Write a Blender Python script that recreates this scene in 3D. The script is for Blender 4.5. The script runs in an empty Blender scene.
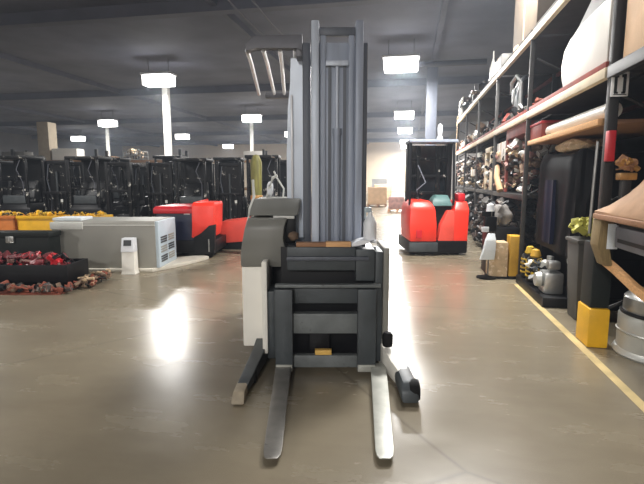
import bpy, bmesh, math, random
from math import sin, cos, pi, radians
from mathutils import Vector, Matrix, noise as mnoise

random.seed(7)
S = bpy.context.scene
COL = S.collection

# ------------------------------------------------------------------ camera, world, exposure
H = 1.5
YAW = radians(10.4)
PITCH = math.atan(62 / 465)
cam_d = bpy.data.cameras.new('camera'); cam = bpy.data.objects.new('camera', cam_d); COL.objects.link(cam)
cam.location = (0, 0, H); cam.rotation_euler = (pi / 2 - PITCH, 0, YAW)
cam_d.sensor_width = 36; cam_d.lens = 465 / 644 * 36; cam_d.clip_end = 300; cam_d.clip_start = 0.05
S.camera = cam
wd = bpy.data.worlds.new('world'); S.world = wd; wd.use_nodes = True
wd.node_tree.nodes['Background'].inputs[0].default_value = (0.55, 0.6, 0.7, 1)
wd.node_tree.nodes['Background'].inputs[1].default_value = 0.02
_v = wd.node_tree.nodes.new('ShaderNodeVolumeScatter')      # thin haze added for the glow around the lamps
_v.inputs['Color'].default_value = (0.76, 0.85, 1.0, 1); _v.inputs['Density'].default_value = 0.0032; _v.inputs['Anisotropy'].default_value = 0.5
wd.node_tree.links.new(_v.outputs[0], wd.node_tree.nodes['World Output'].inputs['Volume'])
S.view_settings.view_transform = 'Standard'; S.view_settings.look = 'None'
S.view_settings.gamma = 1; S.view_settings.exposure = 0.5; S.view_settings.use_curve_mapping = False
LAMP_W = 330          # one high bay lamp, watts
LAMP_EMIT = 9         # glow of its diffuser
LAMP_COL = (1.0, 0.985, 0.96)
def lamp_power(x, y):        # hand-set strengths: aisle and rear lamps boosted, overhead one dimmed
    if 1 < x: return 1.25
    if abs(x) < 1: return 0.2 if abs(y - 4.6) < 1 else 3.2 if y > 10 else 4.2
    return 3.6 if y < 0 else 0.95 if y < 10 else 1.3
S.cycles.use_denoising = True
S.cycles.max_bounces = 6

# ------------------------------------------------------------------ frames
CY, SY = cos(YAW), sin(YAW)
def W(p):                       # view frame (x across, y ahead) -> room axes
    return (p[0] * CY - p[1] * SY, p[0] * SY + p[1] * CY, p[2] if len(p) > 2 else 0)
CP, SP = cos(PITCH), sin(PITCH)
def G(px, py, z=0.0):           # ground point (view frame)
    v = (242 - py) / 465; s = (H - z) / (SP - CP * v)
    return ((px - 322) / 465 * s, s * (CP + SP * v), z)

# ------------------------------------------------------------------ materials
def lin(c):
    c = c / 255
    return c / 12.92 if c <= 0.04045 else ((c + 0.055) / 1.055) ** 2.4
MATS = {}
def mat(name, rgb, rough=0.5, metal=0.0, var=0.18, scale=6.0, bump=0.0, scuff_glint=None, scuff_glint_amt=0.66, spec=0.5, stretch=None):
    if name in MATS: return MATS[name]
    m = bpy.data.materials.new(name); m.use_nodes = True
    nt = m.node_tree; N = nt.nodes; L = nt.links
    b = N['Principled BSDF']
    tc = N.new('ShaderNodeTexCoord'); mp = N.new('ShaderNodeMapping'); L.new(tc.outputs['Object'], mp.inputs[0])
    if stretch: mp.inputs['Scale'].default_value = stretch
    nz = N.new('ShaderNodeTexNoise'); nz.inputs['Scale'].default_value = scale; nz.inputs['Detail'].default_value = 5
    L.new(mp.outputs[0], nz.inputs['Vector'])
    r = N.new('ShaderNodeValToRGB'); L.new(nz.outputs['Fac'], r.inputs[0])
    c = [lin(x) for x in rgb]
    r.color_ramp.elements[0].position = 0.3; r.color_ramp.elements[1].position = 0.7
    r.color_ramp.elements[0].color = [x * (1 - var) for x in c] + [1]
    r.color_ramp.elements[1].color = [min(1, x * (1 + var)) for x in c] + [1]
    out = r.outputs[0]
    if scuff_glint:
        n2 = N.new('ShaderNodeTexNoise'); n2.inputs['Scale'].default_value = scale * 1.7; n2.inputs['Detail'].default_value = 8
        n2.inputs['Roughness'].default_value = 0.7
        L.new(mp.outputs[0], n2.inputs['Vector'])
        r2 = N.new('ShaderNodeValToRGB'); L.new(n2.outputs['Fac'], r2.inputs[0])
        r2.color_ramp.elements[0].position = scuff_glint_amt - 0.04; r2.color_ramp.elements[1].position = scuff_glint_amt + 0.04
        mx = N.new('ShaderNodeMix'); mx.data_type = 'RGBA'
        L.new(r2.outputs[0], mx.inputs[0]); L.new(out, mx.inputs[6]); mx.inputs[7].default_value = [lin(x) for x in scuff_glint] + [1]
        out = mx.outputs[2]
    L.new(out, b.inputs['Base Color'])
    b.inputs['Roughness'].default_value = rough; b.inputs['Metallic'].default_value = metal
    b.inputs['Specular IOR Level'].default_value = spec
    if bump:
        bp = N.new('ShaderNodeBump'); bp.inputs['Strength'].default_value = bump; bp.inputs['Distance'].default_value = 0.02
        L.new(nz.outputs['Fac'], bp.inputs['Height']); L.new(bp.outputs[0], b.inputs['Normal'])
    MATS[name] = m
    return m
def emis(name, rgb, strength):
    m = bpy.data.materials.new(name); m.use_nodes = True
    b = m.node_tree.nodes['Principled BSDF']
    b.inputs['Base Color'].default_value = (*rgb, 1); b.inputs['Emission Color'].default_value = (*rgb, 1)
    b.inputs['Emission Strength'].default_value = strength
    return m

def floor_mat():
    m = bpy.data.materials.new('polished_concrete'); m.use_nodes = True
    nt = m.node_tree; N = nt.nodes; L = nt.links; b = N['Principled BSDF']
    tc = N.new('ShaderNodeTexCoord')
    n1 = N.new('ShaderNodeTexNoise'); n1.inputs['Scale'].default_value = 0.55; n1.inputs['Detail'].default_value = 7
    L.new(tc.outputs['Object'], n1.inputs['Vector'])
    mp = N.new('ShaderNodeMapping'); mp.inputs['Scale'].default_value = (0.8, 1.9, 1); mp.inputs['Rotation'].default_value = (0, 0, -0.18)
    L.new(tc.outputs['Object'], mp.inputs[0])
    n2 = N.new('ShaderNodeTexNoise'); n2.inputs['Scale'].default_value = 1.4; n2.inputs['Detail'].default_value = 8; n2.inputs['Roughness'].default_value = 0.65
    L.new(mp.outputs[0], n2.inputs['Vector'])
    mx0 = N.new('ShaderNodeMath'); mx0.operation = 'ADD'; L.new(n1.outputs['Fac'], mx0.inputs[0]); L.new(n2.outputs['Fac'], mx0.inputs[1])
    hf = N.new('ShaderNodeMath'); hf.operation = 'MULTIPLY'; L.new(mx0.outputs[0], hf.inputs[0]); hf.inputs[1].default_value = 0.5
    r = N.new('ShaderNodeValToRGB'); L.new(hf.outputs[0], r.inputs[0])
    r.color_ramp.elements[0].position = 0.32; r.color_ramp.elements[1].position = 0.66
    r.color_ramp.elements[0].color = [lin(x) for x in (116, 106, 89)] + [1]
    r.color_ramp.elements[1].color = [lin(x) for x in (138, 128, 108)] + [1]
    # fine dark scratches
    v = N.new('ShaderNodeTexVoronoi'); v.feature = 'DISTANCE_TO_EDGE'; v.inputs['Scale'].default_value = 0.35
    wv = N.new('ShaderNodeMix'); wv.data_type = 'RGBA'; wv.inputs[0].default_value = 0.12
    L.new(tc.outputs['Object'], wv.inputs[6]); L.new(n1.outputs['Color'], wv.inputs[7]); L.new(wv.outputs[2], v.inputs['Vector'])
    r3 = N.new('ShaderNodeValToRGB'); L.new(v.outputs['Distance'], r3.inputs[0])
    r3.color_ramp.elements[0].position = 0.0; r3.color_ramp.elements[1].position = 0.006
    r3.color_ramp.elements[0].color = (0.72, 0.72, 0.72, 1); r3.color_ramp.elements[1].color = (1, 1, 1, 1)
    mu = N.new('ShaderNodeMix'); mu.data_type = 'RGBA'; mu.blend_type = 'MULTIPLY'; mu.inputs[0].default_value = 1
    L.new(r.outputs[0], mu.inputs[6]); L.new(r3.outputs[0], mu.inputs[7])
    L.new(mu.outputs[2], b.inputs['Base Color'])
    rr = N.new('ShaderNodeMapRange'); rr.inputs[3].default_value = 0.18; rr.inputs[4].default_value = 0.34
    L.new(n2.outputs['Fac'], rr.inputs[0]); L.new(rr.outputs[0], b.inputs['Roughness'])
    b.inputs['Specular IOR Level'].default_value = 0.6
    bp = N.new('ShaderNodeBump'); bp.inputs['Strength'].default_value = 0.07; bp.inputs['Distance'].default_value = 0.01
    L.new(n2.outputs['Fac'], bp.inputs['Height']); L.new(bp.outputs[0], b.inputs['Normal'])
    return m

M_ceiling = mat('dark_ceiling', (100, 104, 120), 0.8, var=0.2, scale=0.6)
M_beam = mat('ceiling_beam', (93, 97, 112), 0.7, var=0.15, scale=1)
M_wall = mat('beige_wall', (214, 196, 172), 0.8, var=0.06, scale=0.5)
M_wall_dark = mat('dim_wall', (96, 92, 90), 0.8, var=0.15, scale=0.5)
M_white_col = mat('white_column_paint', (225, 224, 220), 0.5, var=0.05)
M_grey_col = mat('grey_column_paint', (62, 66, 76), 0.6, var=0.08)
M_housing = mat('lamp_housing', (190, 192, 195), 0.4, var=0.05)
M_glow = emis('lamp_glow', (1, 0.98, 0.95), LAMP_EMIT)
M_yline = mat('yellow_line_paint', (186, 164, 112), 0.6, var=0.25, scale=4)
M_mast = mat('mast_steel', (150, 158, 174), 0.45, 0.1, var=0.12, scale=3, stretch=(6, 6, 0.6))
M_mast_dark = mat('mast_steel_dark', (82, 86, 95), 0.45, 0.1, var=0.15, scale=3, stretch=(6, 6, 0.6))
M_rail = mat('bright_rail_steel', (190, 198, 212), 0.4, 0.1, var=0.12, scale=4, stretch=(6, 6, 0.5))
M_char = mat('charcoal_steel', (64, 69, 72), 0.45, 0.1, var=0.22, scale=7, scuff_glint=(120, 120, 120), scuff_glint_amt=0.74)
M_crossbar = mat('worn_crossbar', (106, 110, 110), 0.5, 0.1, var=0.22, scale=8, scuff_glint=(60, 58, 55), scuff_glint_amt=0.66)
M_black = mat('black_paint', (15, 15, 17), 0.4, 0.0, spec=0.25, var=0.3, scale=4, scuff_glint=(235, 232, 222), scuff_glint_amt=0.635)  # pale flecks painted in as glints of light on the black
M_black2 = mat('black_paint_plain', (14, 14, 17), 0.45, 0.0, var=0.3, scale=4, spec=0.25)
M_rubber = mat('black_rubber', (20, 19, 19), 0.7, var=0.3, spec=0.2)
M_cream = mat('cream_panel', (238, 234, 224), 0.45, var=0.07, scale=3)
M_hood = mat('grey_hood_plastic', (122, 122, 117), 0.38, var=0.07, scale=5)
M_hood_lo = mat('grey_hood_shell', (124, 123, 117), 0.4, var=0.07, scale=5)
M_trimw = mat('pale_trim', (214, 214, 208), 0.4, var=0.05)
M_guard = mat('guard_plate', (104, 104, 110), 0.5, 0.2, var=0.15)
M_bar = mat('guard_bar', (205, 205, 208), 0.35, 0.2, var=0.08)
M_post = mat('guard_post', (200, 208, 220), 0.35, 0.1, var=0.12, scale=3)
M_fork = mat('fork_steel', (122, 119, 114), 0.36, 0.6, var=0.2, scale=9, scuff_glint=(70, 66, 60), scuff_glint_amt=0.68)
M_forkb = mat('bright_fork_steel', (172, 172, 164), 0.42, 0.4, var=0.14, scale=9, scuff_glint=(90, 86, 80), scuff_glint_amt=0.72)
M_tan_steel = mat('worn_tan_paint', (150, 137, 116), 0.6, var=0.25, scale=14, scuff_glint=(66, 60, 52), scuff_glint_amt=0.66)
M_beigecol = mat('beige_grey_carton', (150, 138, 120), 0.7, var=0.1)
M_wood = mat('raw_wood', (214, 164, 112), 0.6, var=0.18, scale=6, stretch=(1, 12, 12))
M_wood2 = mat('brown_wood', (150, 108, 76), 0.6, var=0.22, scale=6, stretch=(1, 12, 12))
M_olivewood = mat('weathered_wood', (128, 108, 70), 0.7, var=0.25, scale=8, stretch=(12, 12, 1))
M_yblock = mat('yellow_wood', (222, 178, 92), 0.6, var=0.15, scale=10)
M_plastic_w = mat('white_plastic', (232, 234, 238), 0.35, var=0.05)
M_red = mat('red_paint', (242, 58, 42), 0.35, var=0.07, scale=3)
M_red_dk = mat('crimson_paint', (196, 34, 44), 0.35, var=0.08, scale=3)
M_red_dull = mat('faded_red_paint', (222, 78, 64), 0.45, var=0.1, scale=3)
M_navy = mat('navy_paint', (26, 36, 66), 0.35, var=0.12, scale=3)
M_greybox = mat('grey_enclosure', (148, 146, 138), 0.5, var=0.1, scale=2)
M_paleblue = mat('pale_blue_panel', (188, 202, 212), 0.4, var=0.1, scale=3)
M_slot = mat('dark_slot', (52, 54, 56), 0.5)
M_glass = mat('dark_glass', (20, 24, 28), 0.12, var=0.2)
M_plinth = mat('white_plinth', (206, 200, 186), 0.6, var=0.1, scale=4)
M_maroon = mat('maroon_scrap', (112, 36, 42), 0.5, var=0.5, scale=9, scuff_glint=(170, 130, 120), scuff_glint_amt=0.68)
M_rust = mat('rusty_scrap', (138, 70, 50), 0.7, var=0.4, scale=9)
M_debris = mat('brown_debris', (120, 98, 80), 0.8, var=0.4, scale=9)
M_dgreen = mat('dark_green_paint', (28, 32, 30), 0.5, spec=0.2, var=0.2, scale=4)
M_yellow = mat('yellow_paint', (226, 172, 26), 0.45, var=0.12, scale=5)
M_yellow_d = mat('mustard_panel', (196, 150, 44), 0.5, var=0.15, scale=5)
M_yscrap = mat('yellow_parts', (196, 160, 40), 0.55, var=0.4, scale=9, scuff_glint=(70, 60, 25), scuff_glint_amt=0.6)
M_orange = mat('orange_paint', (196, 112, 40), 0.5, var=0.12)
M_olive = mat('olive_strap', (112, 108, 52), 0.6, var=0.3, scale=8, stretch=(3, 3, 0.5))
M_beamc = mat('cream_rack_beam', (222, 206, 178), 0.5, var=0.1, scale=5)
M_redbeam = mat('red_brown_deck', (134, 54, 42), 0.6, var=0.3, scale=5)
M_upright = mat('dark_upright', (36, 34, 33), 0.5, 0.2, var=0.25, scale=6)
M_upright_l = mat('grey_upright', (104, 102, 98), 0.5, 0.2, var=0.2, scale=6)
M_upright_t = mat('thin_upright', (66, 64, 62), 0.5, 0.2, var=0.3, scale=6)
M_deck = mat('dark_deck', (40, 37, 36), 0.8, var=0.3)
M_tan = mat('tan_tarp', (158, 122, 90), 0.75, var=0.18, scale=5, bump=0.3)
M_tanbox = mat('tan_carton', (196, 160, 122), 0.7, var=0.12, scale=4)
M_crate = mat('dull_tan_wrap', (100, 88, 74), 0.7, var=0.12, scale=3)
M_card = mat('cardboard', (190, 164, 130), 0.75, var=0.2, scale=8, scuff_glint=(226, 206, 178), scuff_glint_amt=0.58)
M_wrapw = mat('white_wrap', (226, 222, 214), 0.4, var=0.07, scale=2, bump=0.15)
M_wrapg = mat('grey_wrap', (168, 168, 168), 0.45, var=0.1, scale=3)
M_lump = mat('dusty_grey_wrap', (112, 108, 104), 0.6, var=0.4, scale=9, bump=0.4)
M_film = mat('black_film', (9, 9, 12), 0.5, var=0.3, scale=3, spec=0.15)
M_film_b = mat('blue_black_film', (16, 20, 42), 0.5, var=0.25, scale=3, spec=0.15)
M_silver = mat('silver_metal', (170, 170, 168), 0.32, 0.7, var=0.15, scale=8)
M_drum = mat('grey_drum', (178, 178, 172), 0.4, 0.3, var=0.12, scale=5)
M_bin = mat('grey_bin', (76, 74, 70), 0.6, var=0.12, scale=5)
M_lime = mat('yellow_green_scrap', (176, 172, 74), 0.6, var=0.35, scale=12)
M_gold = mat('gold_scrap', (168, 124, 66), 0.4, 0.3, var=0.35, scale=12)
M_bluew = mat('pale_blue_plastic', (178, 192, 200), 0.35, var=0.1)
M_teal = mat('teal_cover', (74, 106, 104), 0.5, var=0.15)
M_scrapmix = mat('mixed_scrap', (92, 74, 66), 0.6, 0.1, var=0.6, scale=4, scuff_glint=(196, 176, 158), scuff_glint_amt=0.6)
M_scrapdark = mat('dark_scrap', (62, 56, 52), 0.6, 0.1, var=0.6, scale=4, scuff_glint=(170, 160, 150), scuff_glint_amt=0.63)
M_pink = mat('pinkish_scrap', (122, 88, 80), 0.65, var=0.4, scale=8)
M_cable = mat('cable_grey', (96, 98, 108), 0.6)
M_signw = mat('sign_white', (252, 252, 252), 0.4, var=0.01)
M_paper = mat('paper_white', (224, 230, 234), 0.6, var=0.04)
M_ink = mat('black_print', (28, 28, 28), 0.6)
M_brown = mat('brown_rack_beam', (150, 112, 78), 0.6, var=0.2)

# ------------------------------------------------------------------ mesh builder
class MB:
    def __init__(s): s.bm = bmesh.new(); s.extra = []
    def _bev(s, geom, b, seg=2):
        if b > 0:
            es = list({e for v in geom for e in v.link_edges})
            bmesh.ops.bevel(s.bm, geom=es, offset=b, segments=seg, affect='EDGES', profile=0.6, clamp_overlap=True)
    def box(s, x0, x1, y0, y1, z0, z1, b=0.0, rot=None, seg=2):
        c = Vector(((x0 + x1) / 2, (y0 + y1) / 2, (z0 + z1) / 2))
        m = Matrix.Translation(c)
        if rot: m = m @ rot
        m = m @ Matrix.Diagonal((abs(x1 - x0), abs(y1 - y0), abs(z1 - z0), 1))
        r = bmesh.ops.create_cube(s.bm, size=1, matrix=m)
        s._bev(r['verts'], b, seg); return s
    def loft(s, rings, b=0.0):           # closed rings of equal length, capped
        vr = [[s.bm.verts.new(p) for p in r] for r in rings]
        n = len(rings[0])
        for a, c in zip(vr, vr[1:]):
            for i in range(n):
                s.bm.faces.new((a[i], a[(i + 1) % n], c[(i + 1) % n], c[i]))
        s.bm.faces.new(list(reversed(vr[0]))); s.bm.faces.new(vr[-1])
        s._bev([v for r in vr for v in r], b) if b else None
        return s
    def secs(s, lst, b=0.0):             # (z, x0, x1, y0, y1) rectangles lofted upward
        return s.loft([[(x0, y0, z), (x1, y0, z), (x1, y1, z), (x0, y1, z)] for z, x0, x1, y0, y1 in lst], b)
    def prism(s, poly, axis, a, c, b=0.0):
        def P(p, t):
            return {'x': (t, p[0], p[1]), 'y': (p[0], t, p[1]), 'z': (p[0], p[1], t)}[axis]
        return s.loft([[P(p, a) for p in poly], [P(p, c) for p in poly]], b)
    def tube(s, pts, r, n=10, r2=None):
        pts = [Vector(p) for p in pts]; rings = []
        for i, p in enumerate(pts):
            d = (pts[min(i + 1, len(pts) - 1)] - pts[max(i - 1, 0)]).normalized()
            up = Vector((0, 0, 1)) if abs(d.z) < 0.9 else Vector((1, 0, 0))
            a = d.cross(up).normalized(); c = d.cross(a)
            rr = r if r2 is None else r + (r2 - r) * i / (len(pts) - 1)
            rings.append([p + a * (rr * cos(2 * pi * k / n)) + c * (rr * sin(2 * pi * k / n)) for k in range(n)])
        return s.loft(rings)
    def lathe(s, prof, c=(0, 0, 0), n=28, axis='z'):
        rings = []
        for r, z in prof:
            ring = []
            for k in range(n):
                u, v = r * cos(2 * pi * k / n), r * sin(2 * pi * k / n)
                ring.append({'z': (c[0] + u, c[1] + v, c[2] + z), 'x': (c[0] + z, c[1] + u, c[2] + v), 'y': (c[0] + u, c[1] + z, c[2] + v)}[axis])
            rings.append(ring)
        return s.loft(rings)
    def blob(s, c, r, amp=0.25, seed=0, sub=3, freq=1.6):
        q = bmesh.ops.create_icosphere(s.bm, subdivisions=sub, radius=1)
        for v in q['verts']:
            k = 1 + amp * mnoise.noise(v.co * freq + Vector((seed * 3.1, seed * 1.7, 0.3)))
            v.co = Vector((c[0] + v.co.x * r[0] * k, c[1] + v.co.y * r[1] * k, c[2] + v.co.z * r[2] * k))
        return s
    def cyl(s, p0, p1, r, n=16, r2=None): return s.tube([p0, p1], r, n, r2)
    def scrap(s, x0, x1, y0, y1, z0, zf, n, seed, smin=0.03, smax=0.14, mats=()):
        rg = random.Random(seed); s.extra = list(mats); s.bm.faces.ensure_lookup_table()
        for i in range(n):
            x, y = rg.uniform(x0, x1), rg.uniform(y0, y1); z = z0 + rg.random() ** 0.8 * zf(x, y)
            R = Matrix.Rotation(rg.uniform(0, 6.3), 4, 'Z') @ Matrix.Rotation(rg.uniform(-0.9, 0.9), 4, 'X') @ Matrix.Rotation(rg.uniform(-0.9, 0.9), 4, 'Y')
            t = rg.random(); a = rg.uniform(smin, smax)
            z = max(z, z0 + a * 0.75)
            f0 = len(s.bm.faces)
            if t < 0.45:
                h = [rg.uniform(0.3, 1) * a for _ in range(3)]
                s.box(x - h[0] / 2, x + h[0] / 2, y - h[1] / 2, y + h[1] / 2, z - h[2] / 2, z + h[2] / 2, 0.004, R, 1)
            elif t < 0.85:
                d = (R @ Vector((1, 0, 0))) * a; p = Vector((x, y, z))
                s.tube([p - d * 0.7, p + d * 0.7], a * rg.uniform(0.1, 0.32), 8)
            else:
                s.blob((x, y, z), (a * 0.6, a * 0.6 * rg.uniform(0.5, 1), a * 0.45), 0.6, i, 2, 2.2)
            if mats:
                s.bm.faces.ensure_lookup_table(); k = rg.randrange(len(mats) + 1)
                for f in s.bm.faces[f0:]: f.material_index = k
        return s
    def build(s, name, m, parent=None, off=None, smooth=None):
        if off is None: off = OFF.get(parent.name, (0, 0, 0)) if parent else (0, 0, 0)
        bm = s.bm
        bmesh.ops.recalc_face_normals(bm, faces=bm.faces[:])
        if any(off): bmesh.ops.translate(bm, verts=bm.verts[:], vec=[-x for x in off])
        for f in bm.faces: f.smooth = True
        lim = radians(40 if smooth is None else smooth)
        for e in bm.edges:
            e.smooth = len(e.link_faces) == 2 and e.calc_face_angle(0) < lim
        me = bpy.data.meshes.new(name); bm.to_mesh(me); bm.free(); me.materials.append(m)
        for x in s.extra: me.materials.append(x)
        o = bpy.data.objects.new(name, me); COL.objects.link(o)
        if parent:
            o.parent = parent; OFF[o.name] = off
        return o
OFF = {}
RACK_SHIFT = -0.16      # the racking and its goods stand this much nearer the aisle
def tag(o, label=None, cat=None, group=None, kind=None):
    if label: o['label'] = label
    if cat: o['category'] = cat
    if group: o['group'] = group
    if kind: o['kind'] = kind
    return o
def thing(name, label, cat, loc, frame='view', group=None):
    """Empty at a thing's base. frame 'view': coordinates of the parts are given in the view frame; 'room': in room axes;
    a number: parts given about the thing's own origin, loc in room axes, turned by that angle."""
    o = bpy.data.objects.new(name, None); COL.objects.link(o); o.empty_display_size = 0.2
    loc = tuple(loc) if len(loc) == 3 else (*loc, 0)
    if frame == 'view':
        o.location = W(loc); o.rotation_euler.z = YAW; OFF[o.name] = loc
    elif frame == 'room':
        o.location = loc; OFF[o.name] = loc
        if loc[0] > 1.45: o.location.x += RACK_SHIFT
    else:
        o.location = loc; o.rotation_euler.z = frame; OFF[o.name] = (0, 0, 0)
    return tag(o, label, cat, group)
def single(mb, name, m, label, cat, loc, frame='view', group=None, kind=None, smooth=None):
    """A thing that is one mesh, with its origin at its base."""
    loc = tuple(loc) if len(loc) == 3 else (*loc, 0)
    o = mb.build(name, m, None, loc, smooth)
    if frame == 'view': o.location = W(loc); o.rotation_euler.z = YAW
    else:
        o.location = loc
        if loc[0] > 1.45: o.location.x += RACK_SHIFT
    return tag(o, label, cat, group, kind)
KIDS = {}
def copy_tree(o, parent=None):
    c = o.copy(); COL.objects.link(c); c.parent = parent
    if parent is None and 'label' in c: del c['label']
    for ch in [k for k in bpy.data.objects if k.parent == o]: copy_tree(ch, c)
    return c
def struct(mb, name, m):
    return tag(mb.build(name, m), kind='structure')

# ------------------------------------------------------------------ room shell
RX0, RX1, RY0, RY1, RZ = -42.0, 4.6, -14.0, 64.0, 6.5
struct(MB().box(RX0, RX1, RY0, RY1, -0.2, 0), 'floor', floor_mat())
struct(MB().box(RX0, RX1, RY0, RY1, RZ, RZ + 0.2), 'ceiling', M_ceiling)
struct(MB().box(RX0, RX1, RY1, RY1 + 0.2, 0, RZ), 'wall_far', M_wall)
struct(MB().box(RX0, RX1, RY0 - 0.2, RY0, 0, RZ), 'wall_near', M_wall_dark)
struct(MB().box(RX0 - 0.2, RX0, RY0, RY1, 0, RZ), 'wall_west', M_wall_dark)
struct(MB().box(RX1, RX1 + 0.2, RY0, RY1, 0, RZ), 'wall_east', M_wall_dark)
for i, y in enumerate([2, 13, 24.5, 36, 47, 58]):
    struct(MB().box(RX0, RX1, y - 0.11, y + 0.11, RZ - 0.34, RZ).box(RX0, RX1, y - 0.16, y + 0.16, RZ - 0.36, RZ - 0.33), 'ceiling_beam_%d' % (i + 1), M_beam)
for i, x in enumerate([-36, -27, -16, -5.4, 0.9]):
    struct(MB().box(x - 0.08, x + 0.08, RY0, RY1, RZ - 0.22, RZ), 'ceiling_beam_%d' % (i + 21), M_beam)
def column(x, y, w, m, n):
    struct(MB().box(x - w / 2, x + w / 2, y - w / 2, y + w / 2, 0, RZ - 0.36, 0.02).box(x - w * 0.8, x + w * 0.8, y - w * 0.8, y + w * 0.8, 0, 0.03), 'column_%d' % n, m)
for n, (px, Y, w, m) in enumerate([(174, 22, 0.26, M_white_col), (254.5, 36, 0.22, M_white_col), (116, 38, 0.2, M_white_col), (426, 19.3, 0.42, M_grey_col)]):
    p = W(((px - 322) / 465 * Y * 1.02, Y, 0)); column(p[0], p[1], w, m, n + 1)
# painted aisle line on the floor
struct(MB().box(1.545, 1.615, 1.9, 7.0, 0.0, 0.003), 'floor_marking_1', M_yline)

# ------------------------------------------------------------------ lamps
def make_lamp(label):
    t = thing('high_bay_lamp', label, 'lamp', (0, 0, 0), 0.0, 'high bay lamps under the ceiling')
    MB().box(-0.6, 0.6, -0.3, 0.3, 0.0, 0.42, 0.06).build('diffuser', M_glow, t)  # made taller so its shape takes in the bloom around the lamp
    MB().box(-0.66, 0.66, -0.34, 0.34, 0.42, 0.5, 0.02).build('housing', M_housing, t)
    MB().cyl((-0.45, 0, 0.5), (-0.45, 0, 1.1), 0.012).cyl((0.45, 0, 0.5), (0.45, 0, 1.1), 0.012).build('hanger', M_cable, t)
    return t
def lamp_light(t):
    l = bpy.data.lights.new('lamp_light', 'AREA'); l.shape = 'RECTANGLE'; l.size = 1.2; l.size_y = 0.6; l.energy = LAMP_W * lamp_power(t.location.x, t.location.y); l.color = LAMP_COL
    o = bpy.data.objects.new('lamp_light', l); COL.objects.link(o); o.parent = t; o.location = (0, 0, -0.02)
LAMPS = [(-0.35, 17.7, 'bright high bay lamp hanging beside the tall black mast, largest over the aisle'),
         (-0.35, 31.1, 'second high bay lamp along the main aisle, below the largest one'),
         (-0.35, 40.6, 'third high bay lamp along the main aisle, just above the far beige wall'),
         (-10.35, 18.6, 'brilliant white high bay lamp beside the top of a white column'),
         (-21.8, 31.6, 'wide high bay lamp over the black machines, beside the tan upright carton'),
         (-10.5, 30.9, 'high bay lamp beside the guard post of the reach truck, at the column top'),
         (-10.5, 42.0, 'small high bay lamp showing just beside the pale guard post'),
         (-32.8, 42.6, 'small high bay lamp low over the dark machines near the tan carton'),
         (-22.0, 55.5, 'tiny far high bay lamp above the dark machine row, between two columns'),
         (-21.4, 42.4, 'small high bay lamp beside the foot of the bright white column'),
         (-0.35, 53, 'high bay lamp at the far end of the main aisle'),
         (-0.35, 60, 'added high bay lamp brightening the beige end wall'),  # extra lamp added to brighten the far wall
         (-10.5, 56, 'high bay lamp lit before the beige end wall'),
         (1.1, 7.6, 'added unseen fill lamp overhead between the rack and the red reach truck'),  # out-of-view lamp added to brighten the near floor and rack
         (-0.35, 4.6, 'high bay lamp overhead above the reach truck'),
         (-10.35, 5.5, 'high bay lamp overhead above the grey enclosure'),
         (-21.8, 18.6, 'high bay lamp above the far side of the black machines'),
         (-0.35, -10.5, 'high bay lamp behind the viewpoint over the aisle'),
         (-10.35, -10.5, 'high bay lamp behind the viewpoint over the open floor')]
lamp0 = None
for x, y, lb in LAMPS:
    if lamp0 is None:
        t = lamp0 = make_lamp(lb)
    else:
        t = copy_tree(lamp0); t['label'] = lb
    t.location = (x, y, 5.4)
for t in [o for o in COL.objects if o.name.startswith('high_bay_lamp')]: lamp_light(t)
# cables under the ceiling
for i, (x, lb) in enumerate([(-4.55, 'thin grey ceiling cable running towards the guard top, outer one'), (-3.95, 'thin grey ceiling cable running towards the guard top, inner one')]):
    pts = [(x - 1.4 + 0.006 * k * k, 6 + k * 0.9, 6.02 - 0.1 * sin(k * pi / 5) ** 2) for k in range(16)]
    pts = [(x, 5 + k, 6.02 - 0.09 * sin(k * pi / 5.5) ** 2) for k in range(26)]
    single(MB().tube(pts, 0.024, 6), 'ceiling_cable', M_cable, lb, 'cable', (x, 5, 6.0), 'room', 'cables under the ceiling')
single(MB().cyl((0.3, 17.7, 5.6), (2.6, 17.7, 5.6), 0.1), 'ceiling_duct', M_grey_col, 'pale grey duct at ceiling height running sideways from the largest aisle lamp', 'duct', (1.4, 17.7, 5.5), 'room')

# ------------------------------------------------------------------ the reach truck in the middle
RT = thing('reach_truck', 'grey and cream reach truck with tall mast and lowered forks on the open aisle', 'forklift', (0.05, 3.9, 0))
# chassis
ch = MB().secs([(0.07, -0.66, 0.56, 4.05, 5.3), (0.8, -0.645, 0.55, 4.07, 5.3)], 0.03)
chassis = ch.build('chassis', M_cream, RT)
MB().box(-0.668, -0.47, 3.8, 4.06, 0.10, 0.79, 0.015).build('front_panel', M_cream, chassis)
MB().box(0.485, 0.535, 3.62, 4.1, 0.10, 0.97, 0.012).build('side_panel', M_greybox, chassis)
MB().box(-0.478, -0.435, 3.6, 4.06, 0.11, 0.86, 0.01).build('side_panel', M_cream, chassis)
MB().box(-0.50, 0.50, 3.98, 4.06, 0.03, 0.9, 0.01).build('bulkhead', M_black2, RT)
MB().box(-0.66, 0.56, 4.15, 5.2, 0.02, 0.1, 0.01).build('underframe', M_black2, RT)
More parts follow.
